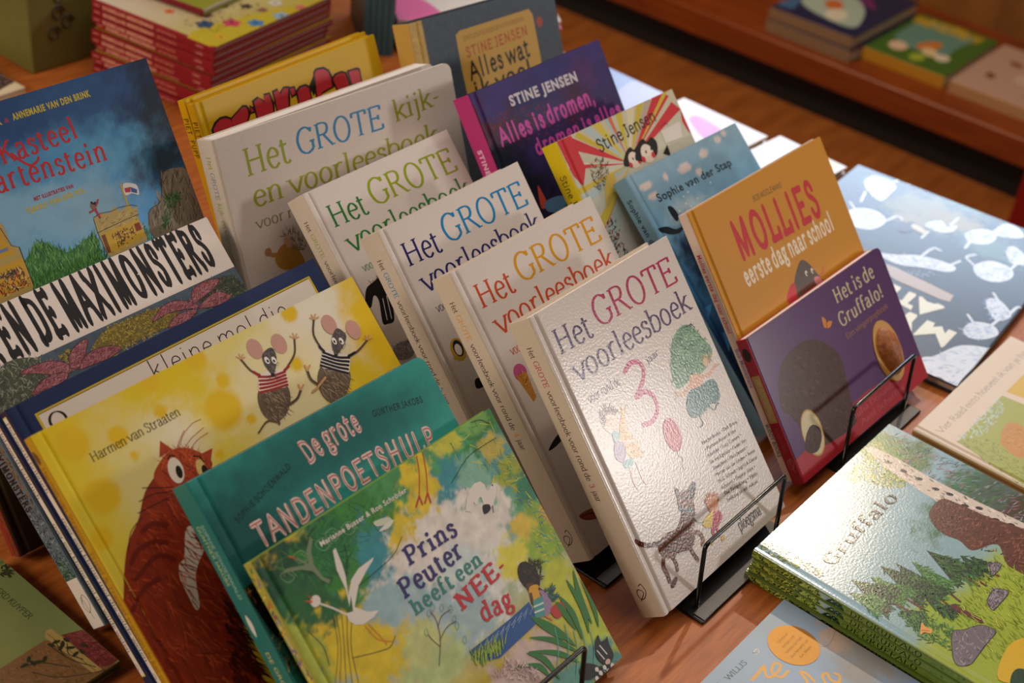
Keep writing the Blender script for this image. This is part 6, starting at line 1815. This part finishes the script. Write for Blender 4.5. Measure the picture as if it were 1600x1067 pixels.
POSE = {
 'g3': (0.2615, -0.2726, 0.0215, -0.0000, 0.7061, 0.2000, 0.2808, 0.0270),
 'pop': (0.5084, -0.2674, 0.0185, -0.0165, 0.6778, 0.2620, 0.1540, 0.0137),
 'mol': (0.5145, -0.2549, 0.0109, -0.0085, 0.6778, 0.2522, 0.2837, 0.0110),
 'pri': (-0.0512, -0.2691, 0.0118, -0.0019, 0.7929, 0.2567, 0.2350, 0.0110),
 'tan': (-0.0591, -0.2345, 0.0214, -0.0285, 0.8058, 0.2368, 0.2734, 0.0241),
 'yel': (-0.1119, -0.1634, 0.0121, -0.0061, 0.8180, 0.3175, 0.3100, 0.0112),
 'g4': (0.2687, -0.1868, 0.0217, 0.0141, 0.7303, 0.2036, 0.2820, 0.0265),
 'g5': (0.2672, -0.0968, 0.0217, 0.0190, 0.7086, 0.1989, 0.2808, 0.0272),
 'g6': (0.2691, -0.0068, 0.0224, 0.0153, 0.7489, 0.2019, 0.2809, 0.0270),
 'nav': (-0.0835, -0.0605, 0.0146, 0.0137, 0.8162, 0.3204, 0.2632, 0.0145),
 'max': (-0.0757, 0.0414, 0.0230, -0.0008, 0.8193, 0.2722, 0.2684, 0.0260),
 'kas': (-0.0734, 0.1602, 0.0123, -0.0320, 0.5471, 0.2820, 0.3613, 0.0160),
 'kij': (0.2118, 0.1507, 0.0134, -0.0602, 0.3685, 0.2999, 0.2775, 0.0260),
 'sti': (0.2715, 0.2296, 0.0085, 0.0449, 0.4039, 0.2577, 0.2727, 0.0115),
 'sop': (0.5511, -0.2000, 0.0188, -0.0275, 0.8551, 0.1999, 0.2953, 0.0195),
 'stj': (0.5083, -0.1180, 0.0188, -0.0197, 0.7258, 0.1990, 0.3007, 0.0222),
 'pur': (0.4773, -0.0151, 0.0178, 0.0092, 0.6292, 0.2200, 0.3140, 0.0234),
 'alw': (0.5286, 0.1998, 0.0150, -0.0973, 0.4055, 0.2230, 0.2878, 0.0278),
 'nav2': (-0.0852, -0.0415, 0.0111, 0.0137, 0.8162, 0.3204, 0.2512, 0.0145),
 'sti2': (0.2709, 0.2432, 0.0092, 0.0449, 0.4039, 0.2577, 0.2707, 0.0115),
 'gru': (0.3725, -0.5790, 0.0365, 0.0000, 1.5708, 0.2620, 0.2900, 0.0088),
 'gru2': (0.3730, -0.5810, 0.0274, 0.0000, 1.5708, 0.2620, 0.2900, 0.0088),
 'gru3': (0.3755, -0.5790, 0.0183, 0.0052, 1.5708, 0.2620, 0.2900, 0.0088),
 'gru4': (0.3715, -0.5770, 0.0092, -0.0052, 1.5708, 0.2620, 0.2900, 0.0088),
 'rad': (0.6800, -0.5710, 0.0120, 0.0000, 1.5708, 0.2500, 0.2700, 0.0115),
 'atl': (1.1920, -0.2700, 0.0125, 1.6493, 1.5708, 0.3000, 0.4070, 0.0120),
 'wil': (0.1310, -0.6015, 0.0102, 0.0000, 1.5708, 0.2350, 0.2700, 0.0100),
 'sjo': (-0.3060, 0.1720, 0.0120, -1.5708, 1.5708, 0.1600, 0.2200, 0.0100),
 'red': (0.5860, 0.6850, 0.1035, 0.1396, 1.5708, 0.2450, 0.2150, 0.0098),
}

# ---------------------------------------------------------------- the shop around the table
def slab(name, x0, y0, z0, x1, y1, z1, mat, **k):
    o = Solid().box(x0, y0, z0, x1, y1, z1).build(name, mat)
    tag(o, kind='structure')
    return o


slab('floor', -3.5, -6, -0.1, 5.1, 5, 0.0, M_FLOOR)
slab('ceiling', -3.5, -6, 2.95, 5.1, 5, 3.05, M_CEIL)
slab('wall_left', -3.6, -6, 0, -3.5, 5, 2.95, M_WALL)
slab('wall_back', -3.5, 5, 0, 5.1, 5.1, 2.95, M_WALL)
slab('wall_front', -3.5, -6.1, 0, 5.1, -6, 2.95, M_WALL)
slab('wall_right', 5.0, -6, 0, 5.1, 5, 2.95, M_WALL)

# display table
tb = empty('display_table', (0, 0, 0))
tag(tb, 'orange-brown wooden display table carrying the leaning and flat books', 'table')
Solid().box(-0.45, -1.15, TABLE_H - 0.035, 1.152, 1.35, TABLE_H, 0.003).build('tabletop', M_WOOD, tb)
Solid().box(-0.39, -1.09, TABLE_H - 0.125, 1.10, 1.29, TABLE_H - 0.0352).build('apron', M_WOOD, tb)
for sx in (-0.38, 1.02):
    for sy in (-1.08, 1.21):
        Solid().box(sx, sy, 0, sx + 0.07, sy + 0.07, TABLE_H - 0.1252).build('leg', M_WOOD, tb)

# low bookcase across the aisle
bk = empty('bookcase', (2.8, 0.6, 0))
tag(bk, 'low brown wooden bookcase with books lying on its bottom shelf', 'bookcase')
bx = 0.0
Solid().box(bx, -3.0, 0.098, bx + 0.02, 3.0, 0.168, 0.002).build('front_panel', M_CASE, bk)
Solid().box(bx + 0.0202, -3.0, 0.148, bx + 0.62, 3.0, 0.168).build('shelf', M_CASE, bk)
Solid().box(bx + 0.03, -2.98, 0.0, bx + 0.05, 2.98, 0.1478).build('underside_shade', M_DARK, bk)  # black board stands in for the shadow under the bookcase
Solid().box(bx + 0.6203, -3.0, 0.0, bx + 0.64, 3.0, 1.12).build('back_panel', M_BACK, bk)
Solid().box(bx + 0.2, -3.0, 1.1203, bx + 0.66, 3.0, 1.15).build('top_board', M_CASE, bk)
for yy in (-3.02, 3.0002):
    Solid().box(bx, yy, 0.0, bx + 0.64, yy + 0.02, 1.12).build('side_panel', M_CASE, bk)

# red upright at the far right edge
rd = Solid().box(2.56, -0.14, 0.0, 2.795, 0.185, 0.5, 0.004).build('red_display_box', M_RED)
tag(rd, 'plain red box standing on the floor at the right edge of the view', 'box')

# ---------------------------------------------------------------- wire book stands
def make_stand(x, y, label, yaw=0.0, lean=0.7, height=0.2, group=None, wire=True):
    r = empty('book_stand', (x, y, TABLE_H), (0, 0, yaw))
    tag(r, label, 'book stand', group)
    # local x along the stand, y to the back, z up; the book's front foot stands at y = 0
    Solid().box(-0.013, -0.020, 0.0, 0.147, 0.030, 0.0032, 0.001).build('base_plate', M_BLACK, r)
    Solid().box(-0.010, -0.0195, 0.0033, 0.144, -0.0075, 0.0042, 0.0003).build('plate_sheen', M_STRIP, r)  # grey strip painted as the sheen along the plate's front
    if wire:
        p = [(0, 0.0, 0.0033), (0, 0.001, 0.02), (0, 0.0062, 0.072), (0.134, 0.0062, 0.072), (0.134, 0.001, 0.02), (0.134, 0.0, 0.0033)]
        q = [(a, b - 0.0045, c) for a, b, c in p]
        Solid().tube(fillet([q[0], q[2], q[3], q[5]], 0.006), 0.0021, 12).build('wire_lip', M_WIRE, r, True)
    return r


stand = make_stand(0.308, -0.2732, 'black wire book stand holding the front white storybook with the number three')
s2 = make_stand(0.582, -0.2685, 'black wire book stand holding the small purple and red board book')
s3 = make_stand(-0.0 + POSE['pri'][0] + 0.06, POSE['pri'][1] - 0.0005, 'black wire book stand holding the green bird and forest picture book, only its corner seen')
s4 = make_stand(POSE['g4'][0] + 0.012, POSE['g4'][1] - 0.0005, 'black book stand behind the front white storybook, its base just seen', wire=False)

# ---------------------------------------------------------------- leaning books
def art(n):
    return dict(art=A[n]['f'], spine_art=A[n]['s'], canvas=A[n]['c'])


GREAT = dict(cover='#ded6d0', spine='#cfc2b2', hinge=7.0, rough=0.2, bump=0.27, bscale=430, spec=0.33, coat=0.0, hinge_depth=1.6)
bk3 = make_book('storybook', POSE['g3'], 'front white storybook with pink capitals, red balloon and brown dog, in a wire stand', group='white storybooks', **art('g3'), **GREAT)
make_book('storybook', POSE['g4'], 'white storybook with orange capitals, ice cream cone showing, second from the front', group='white storybooks', **art('g4'), **GREAT)
make_book('storybook', POSE['g5'], 'white storybook with blue capitals and dark blue lettering', group='white storybooks', **art('g5'), **GREAT)
make_book('storybook', POSE['g6'], 'white storybook with olive and green lettering and a black animal', group='white storybooks', **art('g6'), **GREAT)
kij = make_book('padded_storybook', POSE['kij'], 'thick white padded storybook with rounded corners, olive and blue lettering', 'book', **art('kij'), cover='#d8cec6', spine='#cdc2b6', hinge=0, corner=9, board=4, rough=0.32, bump=0.2, bscale=300, flush=True, spine_round=2.5, pages=M_BOARD, splay=0.07)
make_book('board_book', POSE['tan'], 'teal board book with pale pink hand-drawn capitals and rounded corner', **art('tan'), cover='#2a8a84', spine='#2a7672', hinge=9, corner=9, board=3, rough=0.4, flush=True)
make_book('picture_book', POSE['pri'], 'green and white picture book with white birds and slab title, front left', **art('pri'), spine='#a8a850', hinge=8, rough=0.45, step=1.6)
make_book('picture_book', POSE['yel'], 'yellow picture book with a red cat and two dancing mice', **art('yel'), spine='#b8901c', hinge=9, rough=0.4, edge='#d8be2a')
make_book('picture_book', POSE['nav'], 'navy bordered picture book with a cream panel, front of two copies', group='navy picture books', **art('nav'), cover='#1c2f5c', spine='#16244a', hinge=8, rough=0.35, edge='#2a3f70')
make_book('picture_book', POSE['nav2'], 'navy bordered picture book, rear of two copies, only its spine seen', group='navy picture books', **art('nav2'), cover='#1c2f5c', spine='#16244a', hinge=8, rough=0.35)
make_book('picture_book', POSE['max'], 'picture book with bold black capitals on a white band over dusky pink plants', **art('max'), spine='#5b6a78', hinge=9, rough=0.45)
make_book('picture_book', POSE['kas'], 'blue picture book with a castle tower, green hills and red lettering', **art('kas'), spine='#7a2a1c', hinge=7, rough=0.45)
make_book('picture_book', POSE['mol'], 'orange-yellow school picture book with red title and white spine', **art('mol'), cover='#cc8d1c', spine='#d0bcae', hinge=8, rough=0.45)
pop = make_book('board_book', POSE['pop'], 'small purple board book with red lower band in a wire stand', **art('pop'), cover='#5a386c', spine='#a8283a', hinge=0, corner=7, board=3, rough=0.2, flush=True, spec=0.4)
# soft finger puppet showing through the oval window of the purple board book
pc = Sheet()
_o = (0.2085, 0.053)
_r = [[(_o[0] + math.cos(a) * 0.024 * k, _o[1] + math.sin(a) * 0.034 * k, 0.0002) for a in np.linspace(0, 2 * math.pi, 33)[:-1]] for k in (1.0,)]
pc.add(_r[0] + [(p[0], p[1], 0.0012) for p in _r[0]], lin('#c8922a'), [[32 + i for i in range(32)]] + [[i, (i + 1) % 32, 32 + (i + 1) % 32, 32 + i] for i in range(32)])
pc.build('window_ring', [print_mat(0.3)], pop)
pu = Sheet()
_v, _f = [], []
for j in range(9):
    for i in range(24):
        a = 2 * math.pi * i / 24
        k = math.sin((j / 8) * math.pi / 2)
        hgt = math.cos((j / 8) * math.pi / 2)
        _v.append((_o[0] - 0.001 + math.cos(a) * 0.0165 * k * (1 + 0.12 * math.sin(3 * a)), _o[1] + math.sin(a) * 0.027 * k, 0.0012 + 0.012 * hgt))
_f = [[j * 24 + i, (j + 1) * 24 + i, (j + 1) * 24 + (i + 1) % 24, j * 24 + (i + 1) % 24] for j in range(8) for i in range(24)]
pu.add(_v, lin('#9a5a2c'), _f)
_p = pu.build('finger_puppet', [plain_mat('brown_plush', '#b06a34', 0.5, noise=260, bump=0.6, col2='#7a4018')], pop)
_p['label'] = 'soft brown finger puppet in the oval window'
make_book('picture_book', POSE['sop'], 'light blue sea picture book with white clouds and dark fish shapes', **art('sop'), spine='#6f94ac', hinge=8, rough=0.35)
make_book('picture_book', POSE['stj'], 'picture book with yellow spine, red and yellow rays and two black-haired girls', **art('stj'), spine='#d8c010', hinge=8, rough=0.45)
make_book('picture_book', POSE['pur'], 'dark purple picture book with bright pink lettering and pink spine', **art('pur'), spine='#b83278', hinge=9, rough=0.4)
make_book('picture_book', POSE['alw'], 'grey-blue picture book with yellow spine and yellow title panel', **art('alw'), spine='#c8a050', hinge=11, rough=0.5)
make_book('comic_book', POSE['sti'], 'yellow comic book with black-edged red lettering, front of two copies', group='yellow comic books', **art('sti'), cover='#d8ae10', spine='#cf9f0a', hinge=7, rough=0.4)
make_book('comic_book', POSE['sti2'], 'yellow comic book, rear of two copies, only spine and top edge seen', group='yellow comic books', **art('sti2'), cover='#d8ae10', spine='#cf9f0a', hinge=7, rough=0.4)

# ---------------------------------------------------------------- flat books
FOREST = dict(spine='#5f742c', hinge=7, rough=0.2, bump=0.24, bscale=430, spec=0.45, coat=0.0, board=2.6, hinge_depth=0.8)
make_book('forest_picture_book', POSE['gru'], 'topmost glossy forest picture book with fir trees, birch trunk and grey stones', group='stacked forest picture books', **art('gru'), **FOREST, step=2)
for _n, _l in (('gru2', 'second'), ('gru3', 'third'), ('gru4', 'bottom')):
    make_book('forest_picture_book', POSE[_n], _l + ' forest picture book of the stack at the lower right, green leafy spine', group='stacked forest picture books', **art(_n), **FOREST, cover='#5a7030', step=30)
make_book('cream_picture_book', POSE['rad'], 'cream picture book with a meadow picture lying flat at the right edge', **art('rad'), cover='#d0c0ae', spine='#d8c8a0', hinge=7, rough=0.4)
make_book('atlas', POSE['atl'], 'large dark blue-grey atlas with white animals, lying flat beside the leaning books', **art('atl'), spine='#15161c', hinge=0, rough=0.22, step=3, spec=0.5)
wil = make_book('pale_blue_book', POSE['wil'], 'pale blue book with gold script and a round gold seal, bottom right', **art('wil'), spine='#6a7f98', hinge=7, rough=0.4)
sl_ = Sheet()
_c = (0.1929, 0.2356)
sl_.add([(_c[0] + math.cos(a) * 0.0225, _c[1] + math.sin(a) * 0.0225, 0.0003) for a in np.linspace(0, 2 * math.pi, 49)[:-1]], lin('#8f6418'), [list(range(48))])
_it = []
for _i, _s in enumerate(('Een nieuw', 'verhaal over', 'Winnie de Poeh', 'door het werk van', 'A.A. Milne')):
    _w = (16, 20, 26, 28, 18)[_i]
    _it.append(('t', _s, 'type', '#4a3208', 2.4, [_c[0] * 1000 - _w / 2, _c[1] * 1000 + 10 - _i * 5.6, _c[0] * 1000 + _w / 2, _c[1] * 1000 + 10 - _i * 5.6]))
draw_items(sl_, _it, lambda a, b, l: (a / 1000, b / 1000, l / 1000 + 0.0003))
sl_.build('gold_seal', [print_mat(0.42, 0.1, 200, 0.5, 0, 0.5)], wil)
make_book('green_book', POSE['sjo'], 'muted green book with leafy twigs lying flat in the lower left corner', **art('sjo'), spine='#6f7040', hinge=7, rough=0.5)
z = TABLE_H

# red-spined stack behind the yellow comics
RX, RY, _, RYAW = POSE['red'][:4]
RED = dict(back='#7a1826', spine='#8c1c26', hinge=6, rough=0.4, board=3.3, spine_round=0.6)
top = make_book('red_spined_book', POSE['red'], 'topmost complete red-spined book of the stack, flowers on its cover', group='stacked red-spined books', **art('red'), **RED, edge='#7a1826')
low = make_book('red_spined_book', (RX, RY, POSE['red'][2] - 0.0104, RYAW, math.pi / 2, 0.245, 0.215, 0.0098), 'red-spined book second in the stack behind the yellow comics', group='stacked red-spined books', art=(), spine_art=A['red']['s'], canvas={'g': ['#b0a02a', '#b8a628'], 'r': [(0, 0, 7, 400, '#8c1c26')]}, step=40, edge='#7a1826', **RED)
ords = ['third', 'fourth', 'fifth', 'sixth', 'seventh', 'eighth', 'ninth', 'tenth', 'lowest']
rr = random.Random(3)
for i in range(8):
    zz = POSE['red'][2] - 0.0104 * (i + 2)
    if zz - 0.0098 < -0.0004:
        break
    c = copy_book(low, (RX + rr.uniform(-.004, .004), RY + rr.uniform(-.004, .004), zz + TABLE_H), (0, 0, RYAW + rr.uniform(-.02, .02)), 'red-spined book ' + ords[i] + ' from the top of the stack')
make_book('red_spined_book', (RX + 0.052, RY + 0.083, POSE['red'][2] + 0.0112, RYAW + 0.05, math.pi / 2, 0.245, 0.215, 0.0098), 'olive-covered red-spined book turned on top of the stack', group='stacked red-spined books', spine='#7a1826', canvas={'g': ['#8a8a2c', '#7a7a28']}, step=40, hinge=6, edge='#d8ccb8')

# olive gift box behind
ob = empty('gift_box', (0.481, 0.937, TABLE_H), (0, 0, 0))
tag(ob, 'olive-green upright box with dark scrollwork, top left behind the blue book', 'box')
Solid().box(0, 0, 0, 0.16, 0.1, 0.235, 0.002).build('body', plain_mat('olive_card', '#6f6a30', 0.55, noise=12, col2='#5f5c2a'), ob)
Solid().box(-0.002, -0.002, 0.2352, 0.162, 0.102, 0.262, 0.002).build('lid', plain_mat('olive_lid', '#76703a', 0.55, noise=12), ob)
sc = Solid()
for cx, cz in ((0.038, 0.05), (0.046, 0.078), (0.06, 0.062), (0.05, 0.1), (0.038, 0.125), (0.045, 0.15)):
    sc.tube([(cx + 0.011 * math.cos(a) * (1 - a / 14), -0.0004, cz + 0.011 * math.sin(a) * (1 - a / 14)) for a in np.linspace(0, 8, 26)], 0.0011, 6)
sc.build('scrollwork', plain_mat('dark_ink', '#1c120c', 0.5), ob)

# cream flat book, upper left
cr = make_book('cream_leaflet_book', (0.19, 0.893, 0.008, 0.02, math.pi / 2, 0.252, 0.19, 0.008), 'cream book with a dark picture lying flat at the upper left edge', cover='#d8c8a8', spine='#cdbb98', hinge=6, rough=0.6, step=10,
               art=[('p', '#4a3a34', [205, 8, 252, 22, 252, 62, 222, 50], 0), ('s', ['#8a7a8a', '#2a201c', '#6a4a3a'], [205, 8, 252, 22, 252, 62, 222, 50], 80, 7, 2, 40, 60, 3)])

# row of slim teal spines behind the leaning books
for i, _l in enumerate(('leftmost', 'second', 'third', 'fourth', 'rightmost')):
    make_book('slim_teal_book', (0.924 - (4 - i) * 0.0072, 0.682 + (4 - i) * 0.0056, 0.0, 0.913, 0.0, 0.15, 0.25, 0.0088), _l + ' of the five slim dark teal books standing upright behind the yellow comics', group='slim teal books', cover='#2c4248', spine='#38565e', hinge=0, rough=0.4, step=30, board=1.6,
              spine_art=[('p', '#a03c48', [20, 2.6, 150, 2.6, 150, 5.4, 20, 5.4], 0)])

# pink and white flat books behind the grey-blue one
pk = make_book('pink_picture_book', (0.938, 0.688, 0.052, -0.65, math.pi / 2, 0.25, 0.145, 0.012), 'pink and white picture book lying on a red one behind the grey-blue book', cover='#d8d0c8', spine='#c8a0b0', hinge=0, rough=0.35, step=20, edge='#d8c0c8',
               art=[('p', '#d86a9c', [0, 0, 70, 0, 62, 50, 40, 90, 0, 120], 1), ('p', '#e0d8d0', [130, 60, 180, 90, 250, 120, 250, 20, 150, 10], 1), ('p', '#3a3438', [140, 120, 152, 116, 158, 124, 146, 129], 1), ('p', '#c8b0a8', [100, 100, 115, 90, 130, 100, 116, 116], 1)])
make_book('red_book', (0.939, 0.6865, 0.0395, -0.65, math.pi / 2, 0.252, 0.147, 0.0395), 'thick red book underneath the pink and white picture book', cover='#b82434', spine='#a81c2c', hinge=0, rough=0.4, step=30, edge='#b82434')

# flat books along the far table edge
make_book('lilac_blue_book', (0.925, 0.325, 0.011, -0.04, math.pi / 2, 0.21, 0.14, 0.0105), 'lilac-blue book lying flat behind the dark purple one', cover='#8a9ccc', spine='#7a88b8', hinge=0, rough=0.28, step=20, art=[('p', '#b0b4d8', [90, 10, 210, 20, 210, 70, 150, 60], 1)])
make_book('white_pink_book', (0.908, 0.168, 0.012, -0.04, math.pi / 2, 0.232, 0.148, 0.011), 'white book with a pink streak lying flat at the table edge', cover='#d8d2d0', spine='#d0c8b8', hinge=0, rough=0.28, step=20, edge='#d8cca0', art=[('p', '#d07ac0', [150, 50, 185, 40, 200, 95, 180, 100], 1)])
make_book('white_cream_book', (0.925, 0.05, 0.012, -0.06, math.pi / 2, 0.225, 0.112, 0.011), 'white and cream book lying flat between the pink-streaked one and the atlas', cover='#dad4d4', spine='#d0c8b8', hinge=0, rough=0.28, step=20, edge='#d8cca0', art=[('p', '#d8cfa8', [120, 20, 225, 10, 225, 60, 160, 70], 1)])

# ---------------------------------------------------------------- books on the bookcase shelf
zs = 0.1683 - TABLE_H
make_book('cartoon_book', (2.846, 0.803, zs + 0.068, 0.01, math.pi / 2, 0.40, 0.255, 0.032), 'upper navy cartoon book of the two stacked on the bookcase shelf', group='navy cartoon books', cover='#16264f', spine='#8a7058', hinge=0, rough=0.3, step=20, edge='#20305c',
          art=[('p', '#a8c0b8', [60, 40, 180, 60, 260, 120, 300, 220, 200, 250, 90, 200], 1), ('e', '#c8703a', 170, 150, 40, 26, 20), ('e', '#d8d8c8', 110, 110, 46, 30, 10), ('p', '#6a2a6a', [230, 60, 280, 80, 330, 150, 280, 140], 1), ('e', '#7fa8a0', 250, 190, 30, 24, 0), ('p', '#3f6a9a', [40, 210, 120, 230, 100, 262, 40, 262], 1)])
make_book('cartoon_book', (2.838, 0.796, zs + 0.034, -0.005, math.pi / 2, 0.41, 0.262, 0.034), 'lower navy cartoon book of the two stacked on the bookcase shelf', group='navy cartoon books', cover='#16264f', spine='#8a7058', hinge=0, rough=0.3, step=20)
make_book('green_picture_book', (2.905, 0.552, zs + 0.034, 0.02, math.pi / 2, 0.36, 0.238, 0.034), 'green picture book with yellow lettering and a yellow spine on the bookcase shelf', cover='#3f6a28', spine='#b8862a', hinge=0, rough=0.3, step=20,
          art=[('p', '#5f8f86', [110, 70, 220, 60, 330, 60, 330, 200, 220, 220, 120, 200], 1), ('e', '#d8c0a8', 90, 180, 34, 26, 10), ('e', '#cf7a2c', 160, 120, 46, 22, -20), ('e', '#d8c8a0', 120, 100, 30, 22, 30), ('e', '#d8d0c0', 110, 60, 26, 20, 0), ('s', ['#d0b020', '#b89c1c'], [285, 30, 345, 30, 345, 230, 285, 230], 90, 30, 9, 80, 30, 3), ('e', '#9ab03c', 60, 110, 30, 20, 0)])
make_book('pale_pink_book', (2.905, 0.265, zs + 0.034, 0.02, math.pi / 2, 0.36, 0.27, 0.034), 'pale pinkish book with small brown figures on the bookcase shelf, right edge', cover='#b89a8c', spine='#b08860', hinge=0, rough=0.35, step=20,
          art=[('e', '#7a4a34', 120, 210, 20, 13, 20), ('e', '#8a5a40', 250, 190, 22, 15, 60), ('e', '#c8b0a0', 170, 130, 40, 30, 0), ('e', '#b0602c', 80, 80, 20, 16, 0), ('e', '#8a6a50', 200, 90, 20, 12, 40)])
